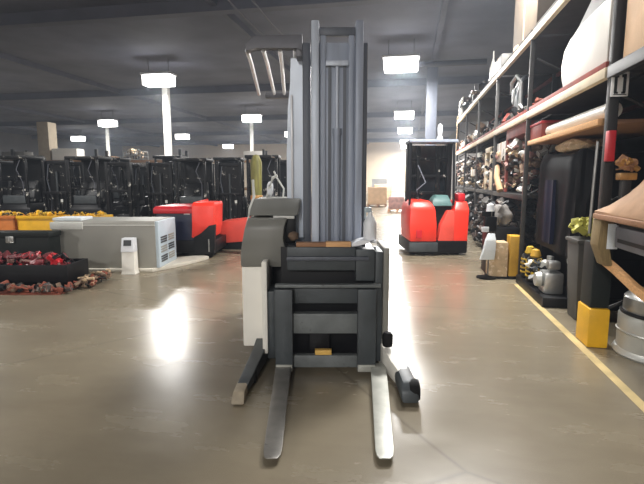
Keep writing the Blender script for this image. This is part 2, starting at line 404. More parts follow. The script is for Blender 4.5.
# operator console
MB().secs([(0.79, -0.67, -0.295, 3.76, 4.45), (0.9, -0.665, -0.28, 3.74, 4.45), (1.02, -0.645, -0.315, 3.73, 4.45), (1.12, -0.625, -0.305, 3.735, 4.45), (1.195, -0.605, -0.28, 3.77, 4.45)], 0.02).build('hood', M_hood_lo, RT)
MB().secs([(1.21, -0.6, -0.2, 3.8, 4.4), (1.27, -0.59, -0.19, 3.84, 4.4), (1.345, -0.575, -0.18, 3.92, 4.4)], 0.018).build('hood_top', M_hood, RT)
MB().box(-0.40, -0.225, 3.795, 3.83, 1.185, 1.21, 0.006).build('hood_highlight', M_trimw, RT)  # pale strip standing in for the highlight along the hood edge
MB().tube([(-0.595, 3.79, 0.86), (-0.61, 3.8, 1.15), (-0.6, 3.86, 1.26), (-0.575, 3.95, 1.36), (-0.59, 4.0, 1.5)], 0.012, 8).build('grab_rail', M_trimw, RT)
# tiller / control arm seen above the hood
MB().tube([(-0.50, 4.25, 1.34), (-0.47, 4.22, 1.44), (-0.44, 4.2, 1.52), (-0.40, 4.2, 1.54)], 0.014, 8).tube([(-0.36, 4.3, 1.33), (-0.35, 4.3, 1.42), (-0.42, 4.3, 1.53), (-0.44, 4.3, 1.58)], 0.008, 8).build('control_lever', M_trimw, RT)
MB().blob((-0.47, 4.24, 1.42), (0.03, 0.03, 0.07), 0.2, 2, 2).build('control_knob', M_plastic_w, RT)
MB().box(-0.30, -0.22, 3.82, 3.95, 0.98, 1.2, 0.01).build('console_block', M_black2, RT)
MB().blob((-0.23, 3.74, 1.05), (0.045, 0.05, 0.04), 0.3, 4, 2).build('cable_gland', M_debris, RT)
# mast
mast = MB().box(-0.03, 0.265, 3.755, 3.78, 0.15, 2.55, 0.004).build('mast_sheet', M_mast, RT)
for x0, x1 in ((-0.082, -0.022), (0.257, 0.317)):
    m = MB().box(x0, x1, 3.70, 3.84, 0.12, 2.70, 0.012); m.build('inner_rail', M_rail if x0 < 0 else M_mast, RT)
for x0, x1 in ((-0.012, 0.03), (0.205, 0.247)):
    MB().box(x0, x1, 3.735, 3.80, 0.12, 2.60, 0.008).build('middle_rail', M_mast, RT)
for x0, x1 in ((-0.155, -0.09), (0.325, 0.362)):
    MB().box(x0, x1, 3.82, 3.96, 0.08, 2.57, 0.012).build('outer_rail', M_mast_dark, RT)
MB().box(0.03, 0.205, 3.715, 3.76, 2.37, 2.41, 0.006).build('mast_tie', M_rail, RT)
MB().box(-0.02, 0.255, 3.74, 3.80, 2.60, 2.66, 0.006).build('mast_tie', M_mast_dark, RT)
MB().box(-0.155, 0.362, 3.93, 3.98, 2.42, 2.52, 0.008).build('mast_tie', M_mast_dark, RT)
MB().cyl((0.118, 3.745, 0.2), (0.118, 3.745, 1.85), 0.03).cyl((0.118, 3.745, 1.85), (0.118, 3.745, 1.9), 0.036).build('lift_cylinder', M_mast, RT)
MB().cyl((0.118, 3.745, 1.9), (0.118, 3.745, 2.37), 0.014).build('cylinder_rod', M_rail, RT)
for x in (0.06, 0.176):
    c = MB()
    c.box(x - 0.012, x + 0.012, 3.742, 3.757, 0.3, 2.38)
    c.build('lift_chain', M_mast_dark, RT)
MB().tube([(0.335, 3.86, 2.3), (0.345, 3.84, 2.0), (0.345, 3.84, 1.5), (0.34, 3.85, 1.0)], 0.012, 8).build('hydraulic_hose', M_black2, RT)
# overhead guard
g = MB().prism([(-0.60, 2.50), (-0.60, 2.56), (-0.54, 2.62), (-0.155, 2.63), (-0.155, 2.50), (-0.2, 2.535), (-0.52, 2.535)], 'y', 3.82, 3.9, 0.006)
guard = g.build('overhead_guard', M_guard, RT)
MB().box(-0.205, -0.155, 3.84, 5.02, 2.47, 2.58, 0.008).box(-0.59, -0.16, 4.98, 5.05, 2.345, 2.40, 0.008).build('guard_frame', M_guard, guard)
for xn, xf in ((-0.598, -0.655), (-0.467, -0.495), (-0.335, -0.392), (-0.215, -0.275)):
    MB().tube([(xn, 3.88, 2.525), (xn * 0.75 + xf * 0.25, 4.2, 2.50), (xf, 5.0, 2.385)], 0.017, 8).build('guard_bar', M_bar, RT)
MB().loft([[(-0.255 - 0.018 * t, 4.0, z), (-0.135, 4.0, z), (-0.135, 4.1, z), (-0.255 - 0.018 * t, 4.1, z)] for z, t in ((0.8, 2.2), (1.3, 2.4), (1.7, 2.5), (2.1, 1.7), (2.28, 0.6), (2.5, 0.2))], 0.0).build('guard_post', M_post, RT)
MB().box(-0.262, -0.242, 3.98, 4.0, 1.32, 2.2, 0.005).build('post_edge', M_bar, RT)
# fork carriage
MB().box(-0.272, 0.262, 3.56, 3.66, 0.80, 0.985, 0.012).build('carriage_plate', M_char, RT)
MB().box(-0.272, 0.36, 3.52, 3.57, 0.885, 0.915, 0.006).build('carriage_plate', M_mast_dark, RT)
MB().box(0.262, 0.41, 3.55, 3.68, 0.72, 0.97, 0.01).build('carriage_bracket', M_char, RT)
MB().box(-0.36, 0.45, 3.47, 3.53, 0.684, 0.708, 0.005).build('carriage_ledge', M_crossbar, RT)
MB().box(-0.30, 0.42, 3.55, 3.62, 0.54, 0.675, 0.008).build('crossbar', M_char, RT)
MB().box(-0.275, 0.30, 3.49, 3.57, 0.315, 0.475, 0.01).build('crossbar', M_crossbar, RT)
MB().box(-0.275, 0.30, 3.50, 3.56, 0.035, 0.135, 0.01).build('crossbar', M_crossbar, RT)
MB().box(-0.33, 0.43, 3.67, 3.69, 0.05, 0.97, 0.004).build('dark_backing', M_black2, RT)  # black sheet standing in for the shade between the crossbars
MB().box(-0.1, 0.06, 3.57, 3.62, 0.15, 0.32, 0.006).build('centre_plate', M_black2, RT)
MB().box(0.415, 0.475, 3.56, 3.9, 0.06, 0.95, 0.01).build('side_rail', M_char, RT)
MB().box(-0.44, -0.375, 3.62, 3.9, 0.06, 0.62, 0.01).build('side_rail', M_char, RT)
# forks (an L each: shank and blade)
def fork(xh0, xh1, tip0, tip1, m, sx0, sx1):
    f = MB()
    rows = []
    for k, t in enumerate((0, 0.15, 0.3, 0.45, 0.6, 0.8, 0.93, 0.975, 1.0)):
        y = 3.5 + (2.29 - 3.5) * t
        a = xh0 + (tip0 - xh0) * t; b = xh1 + (tip1 - xh1) * t
        if k == 8: a, b = a + 0.02, b - 0.02
        if k == 7: a, b = a + 0.006, b - 0.006
        zt = 0.075 - 0.035 * t; zb = 0.028
        if k == 8: zb += 0.005
        rows.append([(a, y, zb), (b, y, zb), (b, y, zt), (a, y, zt)])
    f.loft(rows, 0.004)
    o = f.build('fork', m, RT)
    MB().box(sx0, sx1, 3.44, 3.5, 0.028, 0.675, 0.008).build('shank', M_char, o)
    MB().box(sx0 + 0.004, sx1 - 0.004, 3.425, 3.445, 0.03, 0.085, 0.005).build('heel_plate', M_forkb, o)
    return o
xl = [G(px, py, 0.05)[0] for px, py in ((274, 375), (290, 375), (262, 457), (281, 457))]
xr = [G(px, py, 0.05)[0] for px, py in ((373, 375), (389, 375), (376, 457), (395, 457))]
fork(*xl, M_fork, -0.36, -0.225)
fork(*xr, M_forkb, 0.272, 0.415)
# base legs
lg = MB().loft([[(x - w, y, 0.03), (x + w, y, 0.03), (x + w, y, zt), (x - w, y, zt)] for x, w, y, zt in ((-0.50, 0.055, 4.1, 0.2), (-0.51, 0.05, 3.6, 0.15), (-0.545, 0.042, 3.2, 0.1), (-0.56, 0.04, 3.08, 0.08))], 0.008)
leg = lg.build('base_leg', M_char, RT)
MB().secs([(0.012, -0.61, -0.52, 2.93, 3.14), (0.085, -0.6, -0.522, 2.97, 3.16)], 0.012).build('leg_shoe', M_tan_steel, leg)
MB().lathe([(0.0, -0.03), (0.045, -0.03), (0.05, 0), (0.045, 0.03), (0.0, 0.03)], (-0.52, 3.3, 0.05), 20, 'x').build('load_wheel', M_rubber, leg)
lg = MB().loft([[(x - w, y, 0.03), (x + w, y, 0.03), (x + w, y, zt), (x - w, y, zt)] for x, w, y, zt in ((0.50, 0.05, 4.1, 0.26), (0.51, 0.05, 3.6, 0.22), (0.56, 0.045, 3.3, 0.16), (0.60, 0.04, 3.12, 0.14))], 0.01)
leg = lg.build('base_leg', M_cream, RT)
MB().secs([(0.02, 0.535, 0.65, 2.93, 3.3), (0.1, 0.53, 0.65, 2.95, 3.3), (0.15, 0.545, 0.64, 3.0, 3.28)], 0.02).build('wheel_cover', M_char, leg)
MB().lathe([(0.0, -0.035), (0.07, -0.035), (0.075, 0), (0.07, 0.035), (0.0, 0.035)], (0.625, 3.02, 0.078), 24, 'x').build('load_wheel', M_rubber, leg)
MB().lathe([(0.0, -0.04), (0.025, -0.04), (0.025, 0.04), (0, 0.04)], (0.63, 3.02, 0.078), 16, 'x').build('wheel_hub', M_silver, leg)
MB().lathe([(0, 0), (0.035, 0), (0.042, 0.03), (0.042, 0.09), (0.03, 0.11), (0, 0.11)], (0.51, 3.48, 0.22), 20).build('leg_knob', M_rubber, leg)
# small things left on the truck
pl = thing('wooden_plank', 'short wooden plank, brown at one end, lying on top of the fork carriage', 'plank', (0.03, 3.6, 0.986))
MB().box(-0.20, 0.03, 3.56, 3.63, 0.987, 1.02, 0.004).build('brown_half', M_wood2, pl)
MB().box(0.03, 0.225, 3.555, 3.63, 0.987, 1.025, 0.004).build('pale_half', M_wood, pl)
s = MB()
s.loft([[(0.23 + 0.19 * t, 3.55, 0.99 + 0.02 * t + 0.03 * t * t), (0.23 + 0.19 * t, 3.67, 0.99 + 0.02 * t + 0.03 * t * t), (0.23 + 0.19 * t, 3.67, 1.015 + 0.035 * sin(3 * t)), (0.23 + 0.19 * t, 3.55, 1.012 + 0.03 * sin(3 * t))] for t in (0, 0.25, 0.5, 0.75, 1)])
single(s, 'folded_cloth', M_plastic_w, 'folded white cloth lying on the carriage corner beside the wooden plank', 'cloth', (0.32, 3.6, 0.986))
bt = thing('spray_bottle', 'white spray bottle standing against the mast on the carriage corner', 'bottle', (0.355, 3.62, 1.02))
MB().lathe([(0, 0), (0.05, 0), (0.052, 0.02), (0.052, 0.13), (0.04, 0.16), (0.018, 0.2), (0.018, 0.22), (0, 0.22)], (0.375, 3.62, 1.035), 20).build('body', M_plastic_w, bt)
MB().box(0.33, 0.385, 3.6, 3.64, 1.25, 1.29, 0.008).box(0.33, 0.345, 3.61, 3.63, 1.2, 1.26, 0.004).build('trigger_head', M_bluew, bt)
single(MB().box(-0.055, 0.075, 3.505, 3.555, 0.136, 0.175, 0.006), 'wooden_block', M_yblock, 'small yellow wooden block resting on the lowest crossbar of the reach truck', 'block', (0.01, 3.53, 0.136))

# ------------------------------------------------------------------ grey enclosure, kiosk, tray of scrap, yellow crates
ge = thing('battery_charger_cabinet', 'long low grey enclosure with pale louvred end on a white plinth', 'enclosure', (-3.5, 8.0, 0))
MB().secs([(0.05, -4.42, -2.73, 7.56, 8.5), (0.80, -4.42, -2.73, 7.56, 8.5), (0.835, -4.40, -2.75, 7.6, 8.48)], 0.02).build('body', M_greybox, ge)
MB().box(-4.5, -2.78, 7.5, 8.5, 0.0, 0.055, 0.02).build('plinth', M_plinth, ge)
MB().prism([(-2.78, 7.48), (-2.4, 8.1), (-2.15, 8.75), (-2.3, 8.95), (-2.8, 8.6)], 'z', 0, 0.06, 0.015).build('plinth', M_plinth, ge)
en = MB().box(-2.735, -2.68, 7.57, 8.47, 0.06, 0.83, 0.012).build('end_panel', M_paleblue, ge)
for i in range(2):
    for k in range(3):
        y0 = 7.66 + i * 0.38
        q = MB()
        for j in range(3): q.box(-2.685, -2.672, y0, y0 + 0.3, 0.14 + k * 0.16 + j * 0.04, 0.165 + k * 0.16 + j * 0.04)
        q.build('louvre', M_slot if (i + k) % 2 == 0 else M_greybox, en)
MB().box(-4.43, -3.9, 7.53, 7.57, 0.70, 0.82, 0.01).build('notice_panel', M_trimw, ge)
MB().box(-4.42, -2.73, 7.55, 7.57, 0.76, 0.775, 0.004).build('edge_strip', M_trimw, ge)
sp = thing('paper_bundle', 'flat stack of white sheets lying on the end of the grey enclosure', 'paper', (-4.15, 7.75, 0.836))
MB().box(-4.42, -3.95, 7.6, 8.0, 0.837, 0.885, 0.01).build('sheet_stack', M_paper, sp)
kx = -3.1
kk = thing('kiosk', 'slim pale grey pedestal with small dark screen beside the grey enclosure', 'kiosk', (kx, 7.36, 0))
MB().secs([(0.0, kx - 0.12, kx + 0.12, 7.3, 7.48), (0.04, kx - 0.105, kx + 0.105, 7.31, 7.47), (0.36, kx - 0.1, kx + 0.1, 7.33, 7.47)], 0.008).build('pedestal', M_cream, kk)
hd = MB().secs([(0.36, kx - 0.105, kx + 0.105, 7.31, 7.47), (0.58, kx - 0.1, kx + 0.1, 7.36, 7.47)], 0.01).build('head', M_plastic_w, kk)
MB().loft([[(kx - 0.06, 7.322, 0.46), (kx + 0.06, 7.322, 0.46), (kx + 0.06, 7.345, 0.46), (kx - 0.06, 7.345, 0.46)], [(kx - 0.06, 7.342, 0.55), (kx + 0.06, 7.342, 0.55), (kx + 0.06, 7.365, 0.55), (kx - 0.06, 7.365, 0.55)]]).build('screen', M_slot, hd)

tr = thing('scrap_tray', 'low black steel tray full of maroon scrap beside the grey enclosure', 'tray', (-3.95, 6.55, 0))
q = MB()
q.box(-4.9, -3.52, 6.3, 6.85, 0.1, 0.15).box(-4.9, -3.52, 6.28, 6.32, 0.1, 0.34, 0.01).box(-4.9, -3.52, 6.83, 6.87, 0.1, 0.34, 0.01).box(-3.54, -3.5, 6.28, 6.87, 0.1, 0.34, 0.01).box(-4.92, -4.88, 6.28, 6.87, 0.1, 0.34, 0.01)
q.build('tray_body', M_black2, tr)
for x in (-4.7, -4.2, -3.65):
    MB().box(x - 0.06, x + 0.06, 6.33, 6.82, 0.0, 0.1, 0.005).build('foot', M_rubber, tr)
single(MB().scrap(-4.8, -3.66, 6.4, 6.76, 0.16, lambda x, y: 0.27, 220, 3, 0.05, 0.15, (M_red_dk, M_black2, M_maroon, M_pink)), 'maroon_scrap', M_maroon, 'heap of maroon metal offcuts filling the low black tray', 'scrap', (-4.1, 6.65, 0.155), kind='stuff')
single(MB().scrap(-4.8, -3.35, 6.0, 6.22, 0.0, lambda x, y: 0.05 + 0.05 * max(0, x + 4), 110, 5, 0.03, 0.12, (M_debris, M_black2, M_scrapdark)), 'floor_debris', M_rust, 'reddish debris swept along the floor before the black tray', 'debris', (-4.0, 6.1, 0), kind='stuff')
single(MB().scrap(-3.42, -3.2, 6.25, 6.95, 0.0, lambda x, y: 0.14, 70, 6, 0.03, 0.11, (M_rust, M_card, M_black2)), 'floor_debris', M_debris, 'brown debris heaped between the black tray and the kiosk', 'debris', (-3.1, 6.6, 0), kind='stuff')
single(MB().box(-4.9, -3.45, 5.98, 6.24, 0, 0.012, 0.004), 'base_board', M_rust, 'thin reddish board lying under the debris before the black tray', 'board', (-4.1, 6.1, 0))
db = thing('steel_chest', 'dark green-black steel chest standing behind the maroon scrap tray', 'chest', (-4.6, 7.2, 0))
MB().box(-5.5, -4.22, 7.12, 7.44, 0.0, 0.62, 0.015).build('body', M_dgreen, db)
MB().box(-5.52, -4.2, 7.1, 7.45, 0.62, 0.7, 0.015).build('lid', M_dgreen, db)
MB().box(-4.86, -4.74, 7.08, 7.1, 0.54, 0.64, 0.004).build('latch', M_silver, db)

def crate(x0, x1, label, m, seed):
    t = thing('parts_crate', label, 'crate', ((x0 + x1) / 2, 9.5, 0), group='crates before the black machines')
    q = MB().box(x0, x1, 9.2, 9.24, 0.1, 0.78, 0.008).box(x0, x1, 9.76, 9.8, 0.1, 0.78, 0.008).box(x0, x0 + 0.04, 9.2, 9.8, 0.1, 0.78, 0.008).box(x1 - 0.04, x1, 9.2, 9.8, 0.1, 0.78, 0.008).box(x0, x1, 9.2, 9.8, 0.06, 0.12)
    q.build('crate_body', m, t)
    for x in (x0 + 0.1, x1 - 0.1): MB().box(x - 0.05, x + 0.05, 9.22, 9.78, 0, 0.06).build('foot', M_rubber, t)
    MB().box(x0 - 0.01, x1 + 0.01, 9.18, 9.2, 0.74, 0.8, 0.004).build('rim', m, t)
    single(MB().scrap(x0 + 0.08, x1 - 0.08, 9.28, 9.72, 0.64, lambda x, y: 0.2, 80, seed, 0.04, 0.12, (M_yellow_d, M_dgreen, M_yellow)), 'crate_scrap', M_yscrap,
           {0: 'yellow cast parts heaped in the orange crate', 1: 'yellow cast parts heaped in the yellow crate beside the orange crate', 2: 'yellow cast parts heaped in the yellow crate behind the white sheets'}[seed - 20],
           'scrap', ((x0 + x1) / 2, 9.5, 0.12), kind='stuff')
crate(-6.9, -6.1, 'orange steel crate at the end of the crate line, beside yellow crates', M_orange, 20)
crate(-6.05, -5.22, 'yellow steel crate standing next to the orange crate', M_yellow, 21)
crate(-5.18, -4.4, 'yellow steel crate behind the white sheets of the grey enclosure', M_yellow, 22)

# ------------------------------------------------------------------ navy and red tow tractor, red wedge
tt = thing('tow_tractor', 'navy low truck with crimson top and big red end panel behind the grey enclosure', 'truck', (-2.5, 9.3, 0))
MB().secs([(0.30, -3.2, -2.42, 8.95, 10.0), (0.95, -3.2, -2.42, 8.95, 10.0)], 0.02).build('body', M_navy, tt)
MB().secs([(0.86, -3.24, -2.44, 8.9, 10.03), (0.955, -3.24, -2.44, 8.9, 10.03), (1.0, -3.2, -2.44, 8.95, 10.0)], 0.02).build('cover', M_red_dk, tt)
MB().prism([(8.85, 0.42), (8.85, 1.04), (8.95, 1.08), (9.95, 1.1), (9.95, 0.45)], 'x', -2.47, -2.42, 0.01).build('end_plate', M_red, tt)
MB().secs([(0.40, -2.5, -2.1, 8.84, 9.6), (0.62, -2.48, -2.06, 8.82, 9.6), (1.02, -2.48, -2.04, 8.84, 9.6), (1.075, -2.46, -2.05, 8.88, 9.58)], 0.02).build('end_panel', M_red, tt)
MB().box(-3.2, -2.06, 8.92, 9.95, 0.1, 0.34, 0.02).build('chassis', M_black2, tt)
MB().prism([(-2.46, 0.1), (-2.06, 0.1), (-2.03, 0.66), (-2.15, 0.64), (-2.28, 0.5), (-2.44, 0.42)], 'y', 8.79, 8.9, 0.01).build('bumper', M_black2, tt)
for x in (-2.95, -2.2):
    MB().lathe([(0, -0.07), (0.15, -0.07), (0.17, -0.04), (0.17, 0.04), (0.15, 0.07), (0, 0.07)], (x, 9.0, 0.17), 24, 'x').build('wheel', M_rubber, tt)
    MB().lathe([(0, -0.07), (0.15, -0.07), (0.17, -0.04), (0.17, 0.04), (0.15, 0.07), (0, 0.07)], (x, 9.75, 0.17), 24, 'x').build('wheel', M_rubber, tt)
MB().box(-2.66, -2.54, 8.935, 8.95, 0.84, 0.875, 0.004).build('badge', M_plastic_w, tt)
MB().cyl((-2.16, 8.79, 0.14), (-2.16, 8.79, 0.38), 0.012).build('tow_pin', M_silver, tt)
rw = thing('red_machine_cover', 'sloping faded red machine end standing between the navy truck and the reach truck', 'machine', (-1.8, 10.1, 0))
MB().loft([[(-2.2, 9.98, 0.14), (-1.4, 9.98, 0.2), (-1.4, 10.6, 0.2), (-2.2, 10.6, 0.14)], [(-2.2, 10.01, 0.6), (-1.4, 10.01, 0.7), (-1.4, 10.6, 0.7), (-2.2, 10.6, 0.6)]], 0.02).build('shell', M_red_dull, rw)
MB().box(-2.18, -1.42, 10.02, 10.55, 0.0, 0.17, 0.01).build('skid', M_black2, rw)

# ------------------------------------------------------------------ dense row of black machines
def wheel(x, y, r, w): return MB().lathe([(0, -w), (r * 0.9, -w), (r, -w * 0.6), (r, w * 0.6), (r * 0.9, w), (0, w)], (x, y, r), 18, 'x')
GRP = 'black lift machines parked in the dark row'
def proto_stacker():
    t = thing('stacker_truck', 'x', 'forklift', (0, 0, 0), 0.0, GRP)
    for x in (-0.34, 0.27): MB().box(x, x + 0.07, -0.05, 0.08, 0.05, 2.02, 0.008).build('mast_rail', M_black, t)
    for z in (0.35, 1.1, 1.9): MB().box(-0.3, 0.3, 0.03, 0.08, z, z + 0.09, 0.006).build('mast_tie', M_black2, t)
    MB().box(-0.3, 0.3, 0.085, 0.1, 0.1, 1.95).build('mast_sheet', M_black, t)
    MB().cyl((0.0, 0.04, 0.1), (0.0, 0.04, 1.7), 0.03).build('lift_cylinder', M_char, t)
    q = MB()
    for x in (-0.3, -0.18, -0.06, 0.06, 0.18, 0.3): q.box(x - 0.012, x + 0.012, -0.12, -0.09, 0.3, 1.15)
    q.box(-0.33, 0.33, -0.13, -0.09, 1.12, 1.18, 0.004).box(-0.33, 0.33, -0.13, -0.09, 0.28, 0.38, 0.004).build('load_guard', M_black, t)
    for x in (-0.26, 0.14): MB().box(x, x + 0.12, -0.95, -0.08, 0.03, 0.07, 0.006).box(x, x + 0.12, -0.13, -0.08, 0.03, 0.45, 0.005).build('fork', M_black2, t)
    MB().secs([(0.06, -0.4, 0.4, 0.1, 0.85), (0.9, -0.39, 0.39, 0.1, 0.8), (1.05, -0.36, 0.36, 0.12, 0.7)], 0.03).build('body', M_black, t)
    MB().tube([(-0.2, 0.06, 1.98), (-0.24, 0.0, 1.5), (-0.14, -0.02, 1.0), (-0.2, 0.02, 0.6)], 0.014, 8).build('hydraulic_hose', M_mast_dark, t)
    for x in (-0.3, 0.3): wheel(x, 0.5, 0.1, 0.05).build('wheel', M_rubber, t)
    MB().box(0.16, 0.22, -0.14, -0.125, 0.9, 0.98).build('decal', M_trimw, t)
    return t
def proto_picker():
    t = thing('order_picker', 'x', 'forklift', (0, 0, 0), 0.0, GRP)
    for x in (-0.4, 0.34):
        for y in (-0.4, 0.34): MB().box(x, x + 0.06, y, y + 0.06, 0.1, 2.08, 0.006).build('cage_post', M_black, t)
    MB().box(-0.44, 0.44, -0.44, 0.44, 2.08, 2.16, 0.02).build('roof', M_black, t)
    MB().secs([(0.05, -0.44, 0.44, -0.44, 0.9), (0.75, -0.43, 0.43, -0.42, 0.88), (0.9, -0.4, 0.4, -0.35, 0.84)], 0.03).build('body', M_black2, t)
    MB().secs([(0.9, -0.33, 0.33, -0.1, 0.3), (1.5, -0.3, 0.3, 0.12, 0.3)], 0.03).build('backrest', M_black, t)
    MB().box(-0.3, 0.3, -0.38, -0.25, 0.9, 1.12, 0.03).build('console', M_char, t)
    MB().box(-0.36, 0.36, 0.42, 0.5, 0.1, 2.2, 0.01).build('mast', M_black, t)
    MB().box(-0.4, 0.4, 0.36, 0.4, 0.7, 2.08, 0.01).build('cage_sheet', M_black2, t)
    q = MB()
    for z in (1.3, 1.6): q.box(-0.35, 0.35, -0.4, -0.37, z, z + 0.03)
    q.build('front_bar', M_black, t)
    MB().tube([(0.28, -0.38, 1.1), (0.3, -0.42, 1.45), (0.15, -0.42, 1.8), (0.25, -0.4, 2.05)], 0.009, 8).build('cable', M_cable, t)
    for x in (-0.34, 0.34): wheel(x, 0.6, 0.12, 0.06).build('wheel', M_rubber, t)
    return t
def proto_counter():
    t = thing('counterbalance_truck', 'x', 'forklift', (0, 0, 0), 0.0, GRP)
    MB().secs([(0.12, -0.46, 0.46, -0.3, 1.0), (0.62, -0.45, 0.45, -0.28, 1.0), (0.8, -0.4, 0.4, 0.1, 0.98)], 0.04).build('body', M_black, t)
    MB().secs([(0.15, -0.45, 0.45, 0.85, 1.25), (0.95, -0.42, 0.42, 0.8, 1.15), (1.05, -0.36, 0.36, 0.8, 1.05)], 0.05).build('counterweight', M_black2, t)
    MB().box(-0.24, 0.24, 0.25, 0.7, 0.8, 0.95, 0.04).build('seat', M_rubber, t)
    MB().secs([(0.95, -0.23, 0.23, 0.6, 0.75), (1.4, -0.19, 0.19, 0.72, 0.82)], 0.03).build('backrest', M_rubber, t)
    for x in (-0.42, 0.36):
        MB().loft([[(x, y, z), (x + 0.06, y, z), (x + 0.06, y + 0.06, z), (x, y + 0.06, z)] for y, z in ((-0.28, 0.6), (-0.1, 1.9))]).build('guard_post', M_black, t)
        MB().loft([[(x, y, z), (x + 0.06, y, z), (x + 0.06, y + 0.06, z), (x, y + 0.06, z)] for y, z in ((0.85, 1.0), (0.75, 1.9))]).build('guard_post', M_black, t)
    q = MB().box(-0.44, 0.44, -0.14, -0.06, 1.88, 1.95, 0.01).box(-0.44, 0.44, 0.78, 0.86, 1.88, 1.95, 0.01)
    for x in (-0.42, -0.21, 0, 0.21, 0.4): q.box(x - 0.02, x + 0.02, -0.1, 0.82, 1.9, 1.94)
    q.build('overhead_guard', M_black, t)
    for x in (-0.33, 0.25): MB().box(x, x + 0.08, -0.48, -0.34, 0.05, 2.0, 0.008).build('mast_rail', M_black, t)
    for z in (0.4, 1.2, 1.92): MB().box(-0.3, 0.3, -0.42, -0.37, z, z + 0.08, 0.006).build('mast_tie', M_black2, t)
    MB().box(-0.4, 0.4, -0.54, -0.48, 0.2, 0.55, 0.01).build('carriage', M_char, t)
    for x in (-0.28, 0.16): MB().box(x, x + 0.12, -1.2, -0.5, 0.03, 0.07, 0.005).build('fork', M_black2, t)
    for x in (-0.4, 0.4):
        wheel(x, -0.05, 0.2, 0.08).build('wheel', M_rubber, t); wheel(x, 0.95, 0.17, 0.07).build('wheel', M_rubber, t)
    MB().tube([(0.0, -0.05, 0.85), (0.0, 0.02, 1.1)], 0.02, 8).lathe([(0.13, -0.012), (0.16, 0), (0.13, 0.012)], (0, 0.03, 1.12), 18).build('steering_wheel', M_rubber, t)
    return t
PROTO = [proto_stacker(), proto_picker(), proto_counter()]
used = [False] * 3
KINDN = ['stacker', 'cage-roofed order picker', 'counterbalance truck']
ORD = ['first', 'second', 'third', 'fourth', 'fifth', 'sixth', 'seventh', 'eighth', 'ninth', 'tenth', 'eleventh', 'twelfth', 'thirteenth', 'fourteenth', 'fifteenth', 'sixteenth', 'seventeenth']
def place_machine(k, X, Y, rz, label, sc=1.0):
    t = PROTO[k] if not used[k] else copy_tree(PROTO[k])
    used[k] = True
    t['label'] = label; t.location = W((X, Y, 0)); t.rotation_euler.z = YAW + rz; t.scale = (1, 1, sc)
rg = random.Random(11)
rows_ = [(12.6, -9.0, 0.93, [0, 1, 0, 1, 2, 0, 1, 0, 1, 0], 'front'), (15.3, -10.6, 0.95, [1, 0, 1, 2, 1, 0, 1, 0, 1, 0, 1], 'middle'), (17.45, -12.1, 0.97, [0, 1, 0, 1, 0, 1, 0, 1, 0, 1, 0, 1], 'rear')]
for Y, X0, dx, seq, nm in rows_:
    for i, k in enumerate(seq):
        place_machine(k, X0 + i * dx, Y, 0, 'black %s in the %s dark row, %s from the orange crate end' % (KINDN[k], nm, ORD[i]), rg.uniform(0.97, 1.05) + (0.0 if nm != 'front' else -0.03))
# olive strapped column and far stock behind the row
oc = thing('olive_strap_roll', 'tall olive green bundle of straps standing behind the hood of the reach truck', 'bundle', (-1.45, 9.3, 0))
MB().lathe([(0, 0), (0.11, 0), (0.115, 0.5), (0.105, 1.2), (0.115, 1.85), (0.06, 1.98), (0, 2.0)], (-1.3, 9.3, 0.0), 18).build('straps', M_olive, oc)
MB().lathe([(0.115, 1.1), (0.125, 1.12), (0.125, 1.18), (0.115, 1.2)], (-1.3, 9.3, 0), 18).build('binding', M_gold, oc)

fr = thing('storage_rack', 'long brown storage rack standing behind the rows of black machines', 'rack', (-9.5, 19.0, 0))
for x in (-15.5, -12.2, -8.9, -5.6, -2.3):
    MB().box(x - 0.05, x + 0.05, 18.6, 18.7, 0, 2.7, 0.005).box(x - 0.05, x + 0.05, 19.5, 19.6, 0, 2.7, 0.005).build('upright', M_upright, fr)
for z in (1.2, 2.28):
    MB().box(-15.5, -2.3, 18.56, 18.62, z - 0.1, z, 0.005).build('beam', M_brown, fr)
    MB().box(-15.5, -2.3, 18.62, 19.58, z - 0.03, z, 0.005).build('deck', M_deck, fr)
def far_box(name, x, w, z, h, m, label, cat='box', d=0.6):
    t = thing(name, label, cat, (x, 19.0, z))
    MB().box(x - w / 2, x + w / 2, 18.8, 18.8 + d, z, z + h, 0.02).build('carton', m, t)
    MB().box(x - 0.03, x + 0.03, 18.793, 18.8 + d, z + h - 0.002, z + h + 0.003).build('tape', M_card, t)
far_box('tall_carton', -11.05, 0.45, 2.28, 1.5, M_beigecol, 'tall tan carton standing upright on the brown rack behind the machines')
far_box('wide_carton', -10.25, 1.0, 2.28, 0.46, M_wrapw, 'bright white wide carton beside the tall tan carton on the brown rack')
far_box('low_carton', -12.3, 0.9, 2.28, 0.35, M_upright_l, 'low grey carton on the brown rack, on the other side of the tall tan carton')
far_box('long_carton', -8.95, 1.2, 2.28, 0.16, M_brown, 'flat brown carton on the brown rack beyond the white carton')
bk = thing('wire_basket', 'shiny wire basket of bright metal on the brown rack beneath the widest lamp', 'basket', (-7.5, 19.0, 2.28))
q = MB()
for i in range(8):
    q.cyl((-7.9 + i * 0.11, 18.8, 2.28), (-7.9 + i * 0.11, 18.8, 2.63), 0.012, 6)
for z in (2.30, 2.46, 2.63): q.cyl((-7.92, 18.8, z), (-7.1, 18.8, z), 0.014, 6).cyl((-7.92, 19.3, z), (-7.1, 19.3, z), 0.014, 6)
for x in (-7.9, -7.12): q.cyl((x, 18.8, 2.63), (x, 19.3, 2.63), 0.014, 6).cyl((x, 19.3, 2.28), (x, 19.3, 2.63), 0.014, 6)
q.build('basket_wires', M_silver, bk)
single(MB().scrap(-7.82, -7.18, 18.88, 19.24, 2.29, lambda x, y: 0.4, 50, 31, 0.06, 0.2, (M_card, M_char)), 'bright_scrap', M_silver, 'bright metal pieces filling the wire basket on the brown rack', 'scrap', (-7.5, 19.0, 2.285), kind='stuff')
